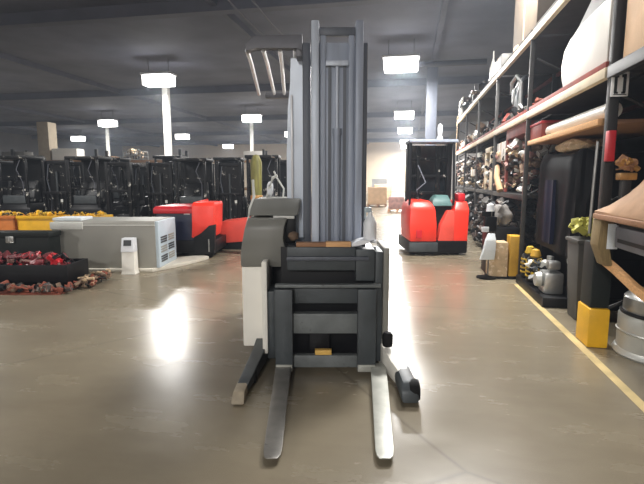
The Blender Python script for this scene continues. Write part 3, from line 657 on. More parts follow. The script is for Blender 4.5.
single(MB().blob((-1.95, 19.0, 2.45), (0.5, 0.3, 0.24), 0.3, 3, 3), 'wrapped_load', M_wrapw, 'pale wrapped load on the brown rack above the olive strap bundle', 'load', (-1.95, 19.0, 2.28)) if False else None
far_box('pale_carton', -2.75, 0.75, 2.28, 0.36, M_wrapw, 'pale carton on the brown rack seen above the olive strap bundle')

# far end of the main aisle: small stock against the beige wall
def far_stock(X, Y, w, h, m, label):
    p = W((X, Y, 0)); t = thing('pallet_load', label, 'pallet load', p, 0.0, 'pallet loads far down the aisle')
    q = MB()
    for x in (-w / 2, 0, w / 2 - 0.1): q.box(x, x + 0.1, -0.5, 0.5, 0, 0.1)
    q.box(-w / 2, w / 2, -0.5, 0.5, 0.1, 0.14); q.build('pallet', M_wood2, t)
    MB().box(-w / 2 + 0.03, w / 2 - 0.03, -0.46, 0.46, 0.141, h, 0.03).build('load', m, t)
far_stock(3.2, 27, 1.1, 1.1, M_tanbox, 'tan pallet load far down the aisle, just beside the mast foot')
far_stock(4.3, 33, 1.2, 1.2, M_card, 'brown pallet load far down the aisle before the beige wall')
far_stock(4.8, 39, 1.3, 1.6, M_wrapg, 'grey wrapped pallet load furthest down the aisle')
far_stock(3.6, 22.5, 0.8, 0.7, M_pink, 'low pinkish pallet load down the aisle behind the spray bottle')
far_stock(7.6, 38, 1.4, 1.4, M_tanbox, 'tan pallet load down the aisle beside the red reach truck cage')

# ------------------------------------------------------------------ red reach truck down the aisle
r2 = thing('red_reach_truck', 'red stand-on reach truck with dark caged mast parked down the aisle', 'forklift', (2.3, 9.6, 0))
MB().secs([(0.28, 1.74, 2.28, 9.15, 10.2), (0.6, 1.72, 2.27, 9.12, 10.2), (0.95, 1.74, 2.24, 9.15, 10.2), (1.1, 1.8, 2.14, 9.25, 10.2)], 0.05).build('battery_cover', M_red, r2)
MB().secs([(0.2, 2.3, 2.62, 9.2, 9.5), (0.6, 2.36, 2.63, 9.2, 9.5), (0.9, 2.5, 2.64, 9.22, 9.5)], 0.02).build('centre_cover', M_red_dull, r2)
MB().secs([(0.22, 2.62, 2.9, 9.2, 10.2), (0.9, 2.62, 2.92, 9.2, 10.2), (1.08, 2.68, 2.9, 9.3, 10.1)], 0.03).build('side_cover', M_red, r2)
MB().box(2.71, 2.86, 9.28, 9.6, 1.07, 1.24, 0.05).build('arm_rest', M_red_dk, r2)
MB().box(1.73, 2.9, 9.18, 10.5, 0.05, 0.3, 0.03).build('chassis', M_black2, r2)
MB().box(1.73, 2.3, 9.13, 9.2, 0.08, 0.27, 0.02).build('bumper', M_char, r2)
MB().box(2.28, 2.62, 9.4, 10.3, 0.2, 1.0, 0.02).build('compartment', M_black2, r2)
MB().secs([(0.98, 2.2, 2.62, 9.3, 9.7), (1.1, 2.22, 2.58, 9.35, 9.7), (1.2, 2.3, 2.55, 9.45, 9.7)], 0.03).build('seat_cover', M_teal, r2)
for x in (1.78, 2.62):
    MB().box(x, x + 0.1, 9.85, 10.05, 0.3, 2.25, 0.01).build('mast_rail', M_black2, r2)
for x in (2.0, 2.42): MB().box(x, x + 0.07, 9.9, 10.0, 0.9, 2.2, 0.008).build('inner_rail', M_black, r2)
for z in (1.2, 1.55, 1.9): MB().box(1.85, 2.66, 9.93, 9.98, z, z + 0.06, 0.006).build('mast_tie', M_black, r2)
MB().box(1.86, 2.64, 9.99, 10.02, 0.9, 2.22).build('mast_glass', M_glass, r2)
MB().box(1.76, 2.74, 9.5, 10.1, 2.25, 2.31, 0.015).build('guard_roof', M_mast, r2)
for x in (1.78, 2.66): MB().tube([(x, 9.55, 2.26), (x - 0.02, 9.4, 1.5), (x - 0.02, 9.35, 1.0)], 0.025, 8).build('guard_post', M_black2, r2)
for x in (1.85, 2.75): MB().lathe([(0, -0.06), (0.13, -0.06), (0.15, -0.03), (0.15, 0.03), (0.13, 0.06), (0, 0.06)], (x, 9.4, 0.15), 22, 'x').build('wheel', M_rubber, r2)
MB().tube([(1.95, 9.4, 1.09), (1.9, 9.38, 1.3), (2.1, 9.5, 1.45), (2.0, 9.8, 1.8)], 0.012, 8).build('hose', M_cable, r2)
MB().box(1.86, 1.97, 9.108, 9.13, 0.36, 0.52, 0.006).build('panel_badge', M_red_dk, r2)
MB().lathe([(0, 0), (0.06, 0), (0.06, 0.06), (0.04, 0.1), (0.055, 0.2), (0.05, 0.3), (0, 0.34)], (2.42, 9.75, 2.31), 16).build('beacon', M_plastic_w, r2)

# ------------------------------------------------------------------ pallet racking on the east side (room axes)
UF, UB = 1.84, 2.94                      # front and back of the racking
PV = [1.75, 4.55, 7.3, 9.9, 12.3, 14.8, 17.3]
rk = thing('pallet_rack', 'tall pallet racking with cream and red-brown beams along the aisle', 'rack', (UF, 4.55, 0), 'room')
for i, v in enumerate(PV):
    w, m = (0.04, M_upright) if i == 1 else (0.02, M_upright_t)
    top = 5.3 if i == 1 else 3.56
    if i == 0: continue
    MB().box(UF + (0.01 if i == 1 else -0.02), UF + (0.09 if i == 1 else 0.04), v - w, v + w, 0.0, top, 0.008).build('upright', m, rk)
    MB().box(UB - 0.1, UB, v - 0.05, v + 0.05, 0.0, top, 0.006).build('upright', M_upright, rk)
    q = MB()
    for z in range(5 if i == 1 else 3): q.tube([(UF + 0.08, v, 0.3 + z), (UB - 0.08, v, 0.8 + z)], 0.016, 6).tube([(UF + 0.08, v, 1.3 + z * 0.95), (UB - 0.08, v, 0.8 + z * 0.95)], 0.016, 6)
    q.build('brace', M_upright, rk)
MB().box(UF - 0.02, UF + 0.07, PV[0] - 0.04, PV[0] + 0.04, 0, 5.3, 0.006).build('upright', M_upright, rk)
for i in range(6):
    a, b = PV[i] + 0.05, PV[i + 1] - 0.05
    if i > 0:
        for z, m in ((2.465, M_beamc), (3.55, M_beamc)):
            MB().box(UF - 0.03, UF + 0.03, a - 0.05, b + 0.05, z - 0.09, z, 0.006).build('beam', m, rk)
    else:
        for z in (2.46, 3.55): MB().box(UF - 0.03, UF + 0.03, a, b, z - 0.1, z, 0.006).build('beam', M_upright, rk)
    for z in (2.465, 3.55):
        MB().box(UB - 0.06, UB, a, b, z - 0.1, z - 0.005, 0.006).build('beam', M_redbeam, rk)
        MB().box(UF + 0.03, UB - 0.06, a, b, z - 0.045, z - 0.005, 0.004).build('deck', M_deck, rk)
        if i > 0: MB().box(UF - 0.01, UF + 0.035, a, b, z, z + 0.06, 0.004).build('beam_step', M_redbeam if z < 3 else M_deck, rk)
for i in (2, 3, 4, 5):
    a, b = PV[i] + 0.05, PV[i + 1] - 0.05
    MB().box(UF - 0.01, UF + 0.04, a, b, 1.2, 1.28, 0.006).build('beam', M_upright, rk)
    MB().box(UF + 0.04, UB, a, b, 1.24, 1.28, 0.004).build('deck', M_deck, rk)
MB().box(UF + 0.02, UB, PV[0] + 0.05, PV[1] - 0.12, 1.13, 1.17, 0.004).build('deck', M_deck, rk)
MB().box(UF - 0.06, UF + 0.115, 4.4, 4.7, 0.0, 0.36, 0.02).build('post_guard', M_yellow, rk)
MB().box(UF - 0.05, UF + 0.11, 4.42, 4.68, 0.361, 0.95, 0.02).build('post_sleeve', M_dgreen, rk)
MB().box(UF + 0.0, UF + 0.06, 4.44, 4.51, 1.66, 1.92, 0.006).build('bracket', M_red_dk, rk)
MB().tube([(UF + 0.02, 4.76, 1.0), (UF + 0.02, 4.75, 1.4), (UF + 0.03, 4.75, 1.85)], 0.014, 8).build('bright_strip', M_silver, rk)
MB().box(UF - 0.04, UF + 0.05, 17.3, 17.36, 2.4, 3.7, 0.01).build('end_plate', M_card, rk)
# dark sheet across the back of the rack
MB().box(UB + 0.02, UB + 0.05, 1.8, 17.3, 0.0, 3.6, 0.004).build('dark_backing', M_deck, rk)
# rack sign with bracket mark
sg = thing('rack_sign', 'small white square sign with two black brackets fixed to the dark upright', 'sign', (UF - 0.03, 4.46, 2.2), 'room')
def tosign(x, z): return x, z
pS = Vector((UF - 0.022, 4.42, 2.30))
MB().box(UF - 0.01, UF + 0.125, 4.445, 4.457, 2.20, 2.40, 0.004).build('plate', M_signw, sg)
q = MB()
for sgn in (-1, 1):
    cx = UF + 0.057
    q.box(cx + sgn * 0.034 - 0.011, cx + sgn * 0.034 + 0.011, 4.439, 4.446, 2.23, 2.38)
    q.box(cx + sgn * 0.024 - 0.012, cx + sgn * 0.024 + 0.012, 4.439, 4.446, 2.355, 2.38)
    q.box(cx + sgn * 0.028 - 0.014, cx + sgn * 0.028 + 0.014, 4.439, 4.446, 2.222, 2.238)
q.box(UF + 0.01, UF + 0.11, 4.439, 4.446, 2.212, 2.218)
q.build('bracket_mark', M_ink, sg)

def rbox(name, u0, u1, v0, v1, z0, z1, m, label, cat, b=0.02, group=None, extra=None):
    t = thing(name, label, cat, ((u0 + u1) / 2, (v0 + v1) / 2, z0), 'room', group)
    o = MB().box(u0, u1, v0, v1, z0, z1, b).build('carton' if extra is None else extra[0], m, t)
    if extra is None:
        MB().box(u0 - 0.003, u1 + 0.003, (v0 + v1) / 2 - 0.03, (v0 + v1) / 2 + 0.03, z0 + 0.01, z1 + 0.003).build('tape', M_card, t)
    return t
# --- level z 2.53: big white wrapped hull
ZL = 2.526
hl = thing('white_hull', 'big white wrapped hull-like moulding on the cream beam above the white roll', 'moulding', (2.4, 5.2, ZL), 'room')
MB().prism([(4.7, ZL), (5.9, ZL), (5.99, ZL + 0.12), (6.02, ZL + 0.28), (5.95, ZL + 0.43), (5.77, ZL + 0.51), (5.5, ZL + 0.55), (5.1, ZL + 0.57), (4.7, ZL + 0.58)], 'x', 1.87, 2.8, 0.03).build('shell', M_wrapw, hl)
MB().prism([(4.72, ZL + 0.575), (5.76, ZL + 0.515), (5.55, ZL + 0.6), (5.2, ZL + 0.75), (5.0, ZL + 0.9), (4.72, ZL + 0.94)], 'x', 1.9, 2.78, 0.015).build('grey_flap', M_wrapg, hl)
tbx = rbox('tan_crate', 1.9, 2.8, 7.4, 8.95, 3.56, 4.6, M_crate, 'large tan wrapped crate on the topmost rack level above the silver seat shell', 'crate')
rbox('brown_curtain_box', 1.88, 2.7, 2.6, 4.40, 2.47, 3.5, M_tanbox, 'large brown carton on the upper shelf behind the dark upright with the sign', 'box')
# silver bent seat shell
ss = thing('seat_shell', 'bent silver seat shell standing on the cream beam of the rack', 'seat shell', (2.0, 8.55, ZL), 'room')
prof = [(1.95, ZL), (1.93, ZL + 0.25), (1.92, ZL + 0.5), (1.98, ZL + 0.66), (2.1, ZL + 0.7)]
q = MB()
q.loft([[(u, 8.35, z), (u, 8.77, z), (u + 0.03, 8.77, z - 0.01), (u + 0.03, 8.35, z - 0.01)] for u, z in prof])
q.build('shell', M_char, ss)
MB().tube([(1.9, 8.81, ZL + 0.45), (1.88, 8.75, ZL + 0.62), (1.92, 8.55, ZL + 0.7), (1.95, 8.37, ZL + 0.55), (1.95, 8.33, ZL)], 0.035, 10).build('rim', M_silver, ss)
MB().blob((1.88, 8.60, ZL + 0.38), (0.02, 0.08, 0.14), 0.2, 1, 2).build('reflector', M_silver, ss)
# rusty strip items on level
single(MB().scrap(1.9, 2.4, 7.45, 9.75, 2.462, lambda x, y: 0.2, 80, 41, 0.06, 0.18, (M_redbeam, M_black2, M_upright_l)), 'rusty_scrap', M_rust, 'rusty red-brown scrap strewn along the cream beam around the silver seat shell', 'scrap', (2.1, 8.6, 2.46), 'room', kind='stuff')
single(MB().scrap(1.9, 2.5, 10.0, 12.2, 2.462, lambda x, y: 0.3, 80, 42, 0.06, 0.2, (M_scrapmix, M_black2, M_upright_l, M_char, M_black2)), 'dark_scrap', M_scrapdark, 'dark metal parts on the cream beam in the bay past the silver seat shell', 'scrap', (2.1, 11, 2.46), 'room', kind='stuff')
single(MB().scrap(1.9, 2.5, 12.4, 17.1, 2.462, lambda x, y: 0.35, 140, 43, 0.08, 0.24, (M_pink, M_card, M_scrapdark, M_black2, M_trimw, M_debris, M_black2)), 'pale_scrap', M_scrapmix, 'pale mixed parts on the cream beam at the far end of the rack', 'scrap', (2.1, 14.5, 2.46), 'room', kind='stuff')
wl = MB().blob((1.98, 13.3, 2.66), (0.14, 0.5, 0.17), 0.3, 8, 3)
single(wl, 'wrapped_bundle', M_wrapw, 'lumpy white wrapped bundle lying on the cream beam at the far rack end', 'bundle', (1.98, 13.3, 2.47), 'room')
rbox('white_carton', 1.88, 2.3, 15.6, 16.9, 2.47, 2.72, M_wrapw, 'long white carton on the cream beam at the very end of the rack', 'box')
# --- top level (z 3.56) bits
for n, (v, h, r, m, lb) in enumerate([(11.2, 0.75, 0.07, M_wrapw, 'slim white bottle-shaped canister standing on the topmost rack level'), (14.2, 0.62, 0.05, M_wrapg, 'thin grey spike-topped canister on the topmost rack level near its end')]):
    t = thing('canister', lb, 'canister', (1.95, v, 3.56), 'room', 'canisters on the topmost rack level')
    MB().lathe([(0, 0), (r, 0), (r, h * 0.5), (r * 0.5, h * 0.7), (r * 0.25, h * 0.75), (0, h * 0.75)], (1.95, v, 3.56), 16).build('body', m, t)
    MB().lathe([(r * 0.25, h * 0.75), (r * 0.2, h), (0, h)], (1.95, v, 3.56), 12).build('nozzle', m, t)
rbox('grey_carton', 1.9, 2.5, 9.95, 10.8, 3.56, 3.95, M_upright_l, 'grey carton on the topmost rack level beside the slim white canister', 'box')
single(MB().scrap(1.88, 2.5, 12.4, 17.1, 3.552, lambda x, y: 0.4, 110, 44, 0.08, 0.26, (M_scrapmix, M_black2, M_upright_l, M_char, M_black2)), 'grey_scrap', M_scrapdark, 'tangle of grey parts on the topmost rack level near its far end', 'scrap', (2.1, 15, 3.55), 'room', kind='stuff')
wb = thing('wire_front_carton', 'pale wire-fronted carton at the far end of the topmost rack level', 'carton', (2.0, 16.6, 3.56), 'room')
q = MB().box(1.86, 2.4, 16.1, 17.15, 3.6, 4.15, 0.02); q.build('carton', M_scrapmix, wb)
q = MB()
for k in range(5): q.cyl((1.85, 16.1 + k * 0.26, 3.58), (1.85, 16.1 + k * 0.26, 4.16), 0.02, 6)
for z in (3.58, 3.87, 4.16): q.cyl((1.85, 16.1, z), (1.85, 17.15, z), 0.02, 6)
q.build('wire_front', M_trimw, wb)
# tan knob at the foot of crate
single(MB().blob((1.9, 8.55, 3.64), (0.06, 0.1, 0.08), 0.3, 5, 2), 'rolled_strap', M_card, 'small tan rolled strap beside the large tan crate on the topmost level', 'strap', (1.9, 8.55, 3.56), 'room')

# --- beneath the cream beam of the second bay: roll, plank, red crate
rp = thing('timber_shelf', 'long raw timber plank carried in the rack beneath the white roll', 'plank', (1.9, 5.8, 2.0), 'room')
MB().box(1.83, 1.89, 4.68, 7.22, 1.99, 2.05, 0.004).build('edge_plank', M_wood, rp)
MB().box(1.89, 2.8, 4.68, 7.22, 2.0, 2.04, 0.004).build('shelf_board', M_wood2, rp)
rl = thing('fabric_roll', 'long white roll lying along the timber plank under the cream beam', 'roll', (1.97, 5.6, 2.05), 'room')
MB().cyl((1.96, 4.7, 2.125), (1.96, 6.55, 2.125), 0.075, 20).build('roll', M_wrapw, rl)
MB().cyl((1.96, 6.55, 2.125), (1.96, 6.6, 2.125), 0.03, 14).cyl((1.96, 4.66, 2.125), (1.96, 4.7, 2.125), 0.03, 14).build('core', M_card, rl)
rc = thing('red_crate', 'red crate on the timber plank beside the end of the white roll', 'crate', (2.2, 6.9, 2.05), 'room')
MB().box(1.86, 2.6, 6.64, 7.2, 2.05, 2.24, 0.01).build('body', M_redbeam, rc)
MB().box(1.85, 2.61, 6.63, 7.21, 2.24, 2.27, 0.006).build('rim', M_red_dk, rc)
single(MB().box(1.86, 2.5, 7.42, 8.9, 2.2, 2.37, 0.01).box(1.86, 1.9, 7.42, 7.5, 1.29, 2.2).box(1.86, 1.9, 8.8, 8.9, 1.29, 2.2), 'red_trestle', M_redbeam, 'red-brown steel trestle standing on the shelf below the seat shell', 'trestle', (2.1, 8.1, 1.28), 'room')

# --- black wrapped machine in the second bay
bm_ = thing('wrapped_machine', 'tall machine wrapped in black and dark blue film inside the second rack bay', 'machine', (2.4, 6.45, 0), 'room')
q = MB(); rings = []
N = 48
for z in [0.62 + 1.2 * k / 10 for k in range(11)]:
    t = (z - 0.62) / 1.2; ring = []
    for k in range(N):
        a = 2 * pi * k / N
        cx, cy = cos(a), sin(a)
        ex = 0.5 * (abs(cx) ** 0.35) * (1 if cx > 0 else -1); ey = 0.84 * (abs(cy) ** 0.35) * (1 if cy > 0 else -1)
        f = 1 + 0.035 * sin(a * 15 + 2 * sin(z * 3)) * (1 - t * 0.5)
        if t > 0.9: f *= 0.93
        ring.append((2.46 + ex * f, 6.4 + ey * f, z + (0.03 * sin(a * 5) if t > 0.9 else 0)))
    rings.append(ring)
q.loft(rings); q.build('film_cover', M_film, bm_)
q = MB()
q.loft([[(1.93 + 0.012 * sin(y * 26), y, z) for y in (6.2, 6.27, 6.34, 6.41, 6.48, 6.55, 6.62)] + [(1.99, y, z) for y in (6.62, 6.2)] for z in (0.7, 1.0, 1.3, 1.5)])
q.build('blue_strip', M_film_b, bm_)
MB().box(1.76, 2.85, 5.75, 7.15, 0.0, 0.12, 0.01).build('base_frame', M_black2, bm_)
for v in (5.85, 7.05):
    MB().box(2.05, 2.8, v - 0.05, v + 0.05, 0.12, 0.66, 0.01).build('leg', M_black2, bm_)
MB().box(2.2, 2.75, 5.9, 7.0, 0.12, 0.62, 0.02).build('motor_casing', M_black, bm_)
single(MB().blob((2.2, 6.2, 1.90), (0.24, 0.5, 0.085), 0.35, 3, 3), 'beige_bundle', M_card, 'crumpled beige bundle squeezed between the black wrapped machine and the timber plank', 'bundle', (2.2, 6.2, 1.81), 'room')
# mechanical parts in front of its foot
def motor(v, label, cap):
    t = thing('motor_unit', label, 'motor', (1.9, v, 0.12), 'room', 'motor units at the foot of the wrapped machine')
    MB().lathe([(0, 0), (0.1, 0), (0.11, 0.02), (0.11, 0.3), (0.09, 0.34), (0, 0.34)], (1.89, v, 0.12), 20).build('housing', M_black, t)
    MB().lathe([(0.06, 0.34), (0.07, 0.36), (0.05, 0.44), (0, 0.46)], (1.89, v, 0.12), 18).build('cap', cap, t)
    q = MB()
    for z in (0.08, 0.14, 0.2, 0.26): q.lathe([(0.11, z), (0.12, z), (0.12, z + 0.02), (0.11, z + 0.02)], (1.89, v, 0.12), 20)
    q.build('cooling_fin', M_yscrap, t)
motor(6.95, 'black motor with yellow cap at the end of the machine foot, beside the mustard panel', M_yscrap)
motor(6.66, 'black motor with yellow cap, second from the mustard panel', M_yellow_d)
gb = thing('gearbox', 'silver gearbox lying at the foot of the black wrapped machine beside the grey bin', 'gearbox', (1.95, 5.95, 0.12), 'room')
MB().box(1.82, 2.04, 5.93, 6.22, 0.12, 0.38, 0.03).build('case', M_silver, gb)
MB().lathe([(0, -0.06), (0.08, -0.06), (0.1, 0), (0.06, 0.04), (0, 0.05)], (1.8, 6.06, 0.28), 20, 'x').build('flange', M_drum, gb)
MB().cyl((1.93, 6.15, 0.42), (1.93, 6.15, 0.56), 0.04).box(1.86, 2.0, 5.95, 6.08, 0.42, 0.52, 0.02).build('fitting', M_silver, gb)
single(MB().scrap(1.84, 2.15, 5.2, 6.9, 0.57, lambda x, y: 0.1, 26, 52, 0.05, 0.14).box(1.84, 2.15, 5.2, 6.9, 0.55, 0.57), 'yellow_parts_tray', M_yscrap, 'shallow tray of yellow parts above the motors under the black film', 'tray', (2.0, 6, 0.55), 'room') if False else None
single(MB().scrap(1.79, 2.0, 6.28, 6.52, 0.125, lambda x, y: 0.32, 45, 91, 0.04, 0.12, (M_char, M_yscrap, M_trimw, M_black2)), 'machine_parts', M_silver,
       'small pile of silver and yellow machine parts between the gearbox and the black motors', 'scrap', (1.9, 6.4, 0.12), 'room', kind='stuff')
# grey bin with yellow-green scrap
bx, by = 2.08, 5.38
bn = thing('waste_bin', 'tall tapered dark grey bin standing beside the yellow post guard', 'bin', (bx, by, 0), 'room')
MB().secs([(0.0, bx - 0.12, bx + 0.14, by - 0.14, by + 0.14), (0.87, bx - 0.16, bx + 0.19, by - 0.18, by + 0.18)], 0.02).build('body', M_bin, bn)
MB().secs([(0.84, bx - 0.175, bx + 0.205, by - 0.195, by + 0.195), (0.88, bx - 0.175, bx + 0.205, by - 0.195, by + 0.195)], 0.012).build('rim', M_bin, bn)
single(MB().scrap(bx - 0.14, bx + 0.17, by - 0.16, by + 0.16, 0.882, lambda x, y: 0.2, 60, 53, 0.05, 0.12), 'lime_scrap', M_lime, 'yellow-green offcuts heaped on top of the tall grey bin', 'scrap', (bx, by, 0.871), 'room', kind='stuff')
single(MB().blob((bx - 0.05, 5.08, 0.06), (0.09, 0.08, 0.06), 0.4, 7, 3), 'rag', M_rubber, 'small dark crumpled rag on the floor at the foot of the grey bin', 'rag', (bx - 0.05, 5.08, 0), 'room')
# --- mustard panel, carton, stand with white bag
mp_ = thing('mustard_panel', 'upright mustard yellow panel box standing by the wrapped machine', 'panel', (1.78, 7.45, 0), 'room')
MB().box(1.70, 1.87, 7.36, 7.62, 0.04, 0.66, 0.01).build('panel', M_yellow_d, mp_)
MB().box(1.69, 1.88, 7.35, 7.63, 0.0, 0.045, 0.004).build('base', M_black2, mp_)
cb = thing('cardboard_box', 'worn cardboard box leaning upright beside the mustard panel', 'box', (1.55, 7.5, 0), 'room')
MB().box(1.41, 1.68, 7.36, 7.66, 0.03, 0.56, 0.012).build('carton', M_card, cb)
MB().box(1.40, 1.69, 7.35, 7.67, 0.0, 0.035, 0.004).build('tray', M_black2, cb)
dk = thing('dark_bundle', 'grey plastic-wrapped bundle piled on the dark chest behind the worn cardboard box', 'bundle', (1.65, 8.0, 0), 'room')
MB().box(1.42, 1.92, 7.75, 8.2, 0.0, 0.75, 0.02).build('chest', M_black2, dk)
MB().blob((1.65, 7.95, 0.93), (0.17, 0.17, 0.19), 0.5, 12, 3).build('wrapped_top', M_lump, dk)
sx, sv = W((2.57, 7.05, 0))[:2]
st = thing('bag_stand', 'thin black stand on a round foot holding a white bag', 'stand', (sx, sv, 0), YAW)
MB().lathe([(0, 0), (0.15, 0), (0.15, 0.02), (0.03, 0.05), (0, 0.05)], (-0.03, 0, 0), 24).build('foot', M_rubber, st)
MB().cyl((0, 0, 0.04), (0, 0, 1.05), 0.022).build('pole', M_upright_l, st)
MB().box(-0.1, 0.08, -0.04, 0.06, 0.72, 0.95, 0.02).box(-0.14, 0.05, -0.02, 0.04, 0.95, 1.03, 0.015).build('holder', M_black2, st)
MB().box(-0.16, -0.05, -0.07, -0.055, 0.72, 0.8, 0.004).build('card', M_plastic_w, st)
bg = MB()
bg.loft([[(x0, -0.045, z), (x1, -0.06, z), (x1, -0.05 - d, z), (x0, -0.05 - d, z)] for z, x0, x1, d in ((0.3, -0.17, 0.045, 0.05), (0.45, -0.13, 0.05, 0.07), (0.6, -0.1, 0.055, 0.06), (0.7, -0.06, 0.04, 0.03))], 0.01)
o = single(bg, 'white_bag', M_paper, 'white plastic bag hanging from the thin black stand by the cardboard box', 'bag', (0, 0, 0), 'room'); o.location = (sx, sv, 0); o.rotation_euler.z = YAW
o2 = MB().lathe([(0, 0), (0.06, 0), (0.05, 0.1), (0, 0.13)], (-0.02, 0.0, 1.03), 14).build('cap', M_plastic_w, st)

# --- lower shelves of the distant bays
zf = lambda x, y: 0.55
for i, (a, b, m, lb) in enumerate([(7.5, 9.8, M_pink, 'pinkish and pale scrap heaped on the middle shelf past the black wrapped machine'), (10.0, 12.2, M_scrapmix, 'mixed scrap parts on the middle shelf in the third far bay'), (12.4, 14.7, M_scrapdark, 'dark scrap parts on the middle shelf in the bay behind the red reach truck'), (14.9, 17.2, M_scrapmix, 'mixed scrap on the middle shelf in the last rack bay')]):
    single(MB().scrap(1.86, 2.6, a, b, 1.285, lambda x, y: 0.85, 520, 60 + i, 0.05, 0.17, (M_pink, M_card, M_scrapdark, M_black2, M_trimw, M_debris, M_black2)), 'shelf_scrap', m, lb, 'scrap', (2.2, (a + b) / 2, 1.28), 'room', kind='stuff')
for i, (a, b, m, lb) in enumerate([(8.3, 9.8, M_scrapdark, 'dark scrap heaped on the floor under the rack behind the white bag'), (10.0, 12.2, M_scrapdark, 'dark scrap on the floor under the third far rack bay'), (12.4, 17.2, M_scrapdark, 'dark scrap on the floor under the last rack bays')]):
    single(MB().scrap(1.75, 2.6, a, b, 0.0, lambda x, y: 1.1, 420, 70 + i, 0.08, 0.24, (M_scrapmix, M_black2, M_upright_l, M_char, M_black2)), 'floor_scrap', m, lb, 'scrap', (2.2, (a + b) / 2, 0), 'room', kind='stuff')
bf = thing('beige_case', 'beige square frame of a case standing on the middle shelf below the cream beam', 'case', (1.95, 10.6, 1.3), 'room')
MB().box(1.84, 2.2, 10.3, 10.4, 1.29, 2.18, 0.01).box(1.84, 2.2, 10.95, 11.05, 1.29, 2.18, 0.01).box(1.84, 2.2, 10.3, 11.05, 2.08, 2.19, 0.01).build('frame', M_beamc, bf)
MB().box(1.95, 2.2, 10.4, 10.95, 1.29, 2.08).build('case', M_debris, bf)
rbox('cream_carton', 1.86, 2.3, 8.95, 9.75, 1.85, 2.2, M_wrapw, 'cream carton high on the middle shelf heap beside the red trestle', 'box')
single(MB().tube([(1.84, 9.1, 1.3), (1.80, 9.3, 1.55), (1.86, 9.6, 1.75), (1.9, 9.75, 1.7)], 0.06, 12, 0.04), 'bent_pipe', M_tanbox, 'bent tan pipe sticking out of the heap on the middle shelf', 'pipe', (1.86, 9.4, 1.28), 'room')
rbox('small_carton', 1.83, 2.1, 12.6, 13.3, 1.6, 1.78, M_wrapw, 'small white carton on the shelf heap next to the red reach truck roof', 'box')

# --- first bay, at the picture edge: tarp, box, pallet end, drum
pb = thing('wooden_pallet', 'worn wooden pallet end with bent runner jutting from the shelf by the post guard', 'pallet', (2.0, 4.2, 1.17), 'room')
e1 = W((2.44, 3.9, 0)); 
MB().box(1.74, 2.75, 3.2, 4.38, 1.172, 1.215, 0.006).build('deck_board', M_wood2, pb)
MB().secs([(0.78, 1.80, 1.87, 4.22, 4.38), (0.95, 1.74, 1.83, 4.22, 4.40), (1.17, 1.75, 1.86, 4.22, 4.40)], 0.012).build('block', M_olivewood, pb)
q = MB()
pts = [(1.79, 4.3, 0.83), (1.86, 4.22, 0.76), (1.95, 4.05, 0.64), (2.0, 3.7, 0.55), (2.02, 3.35, 0.52)]
q.loft([[(x, y, z - 0.035), (x + 0.05, y, z - 0.035), (x + 0.05, y, z + 0.035), (x, y, z + 0.035)] for x, y, z in pts], 0.006)
q.build('runner', M_wood, pb)
tg = single(MB().box(1.80, 1.88, 4.195, 4.205, 0.93, 1.14, 0.002), 'label_card', M_paper, 'white blank card fixed to the end of the worn wooden pallet', 'card', (1.84, 4.2, 0.93), 'room')
gx = rbox('grey_case', 1.84, 2.6, 3.25, 4.17, 0.95, 1.125, M_guard, 'flat grey case slung under the shelf behind the white card', 'case', 0.02, extra=('case',))
MB().box(1.836, 1.86, 3.4, 4.1, 1.0, 1.03).build('groove', M_black2, gx)
ta = MB(); rows = []
for i in range(15):
    t = i / 14; v = 4.40 - 1.2 * t
    row = []
    for j in range(11):
        u = 1.76 + 0.95 * j / 10
        h = 0.44 * (1 - (1 - t) ** 6) * min(1, j / 3.2) ** 0.8 * (0.88 + 0.12 * sin(t * 11 + j * 1.7))
        if j == 0: h = 0.0
        row.append((u, v, 1.235 + h))
    rows.append(row + [(1.76 + 0.95, v, 1.218), (1.76, v, 1.218)])
ta.loft(rows)
single(ta, 'tan_tarp', M_tan, 'peaked tan canvas tarp draped over the load on the worn wooden pallet', 'tarp', (2.2, 3.8, 1.217), 'room')
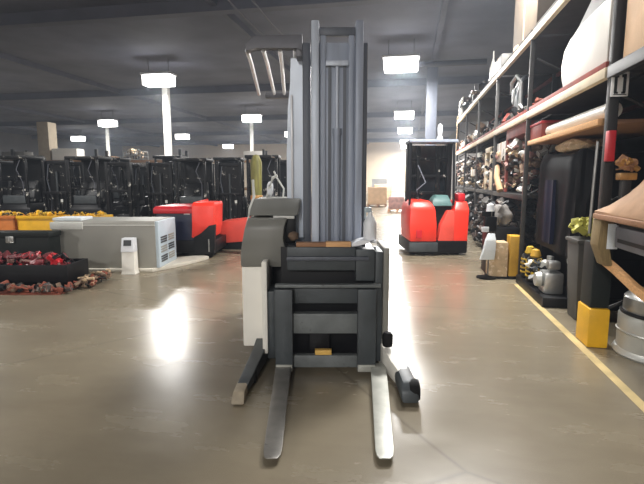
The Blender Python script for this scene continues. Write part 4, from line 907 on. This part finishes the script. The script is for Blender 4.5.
single(MB().scrap(1.98, 2.1, 4.3, 4.42, 1.58, lambda x, y: 0.14, 24, 81, 0.03, 0.1).box(1.96, 2.12, 4.26, 4.43, 1.52, 1.58), 'gold_scrap', M_gold, 'crumpled golden pieces on a ledge beside the red bracket of the upright', 'scrap', (2.04, 4.35, 1.52), 'room') if False else None
gd = thing('gold_crate', 'small golden crate of crumpled pieces beside the dark upright above the tan tarp', 'crate', (1.97, 4.35, 1.5), 'room')
MB().box(1.90, 2.03, 4.3, 4.4, 1.50, 1.56, 0.01).build('crate', M_gold, gd)
MB().scrap(1.91, 2.02, 4.31, 4.39, 1.56, lambda x, y: 0.1, 30, 82, 0.03, 0.08, (M_wood2, M_pink)).build('pieces', M_gold, gd)
MB().box(1.93, 2.0, 4.32, 4.39, 1.218, 1.50, 0.01).build('stand', M_upright, gd)
bp = thing('plastic_jug', 'pale blue plastic jug behind the tan tarp beside the golden crate', 'jug', (2.42, 4.3, 1.5), 'room')
MB().secs([(1.5, 2.36, 2.56, 4.15, 4.38), (1.68, 2.36, 2.56, 4.15, 4.38), (1.76, 2.42, 2.5, 4.2, 4.32)], 0.03).build('body', M_bluew, bp)
MB().box(2.38, 2.54, 4.17, 4.36, 1.218, 1.5, 0.01).build('stand', M_upright, bp)
dr = thing('steel_drum', 'short grey steel drum with shiny domed top beside the yellow post guard', 'drum', (2.28, 4.08, 0), 'room')
dc = W((3.09, 3.82, 0))
MB().lathe([(0, 0), (0.36, 0), (0.375, 0.02), (0.36, 0.05), (0.345, 0.06), (0.345, 0.2), (0.355, 0.21), (0.345, 0.22), (0.345, 0.34), (0.33, 0.36), (0, 0.36)], (dc[0], dc[1], 0), 40).build('body', M_drum, dr)
MB().lathe([(0.31, 0.36), (0.315, 0.4), (0.31, 0.5), (0.26, 0.545), (0, 0.56)], (dc[0], dc[1], 0), 40).build('dome', M_silver, dr)
MB().lathe([(0.33, 0.355), (0.338, 0.37), (0.33, 0.385), (0.31, 0.385)], (dc[0], dc[1], 0), 40).build('band', M_black2, dr)
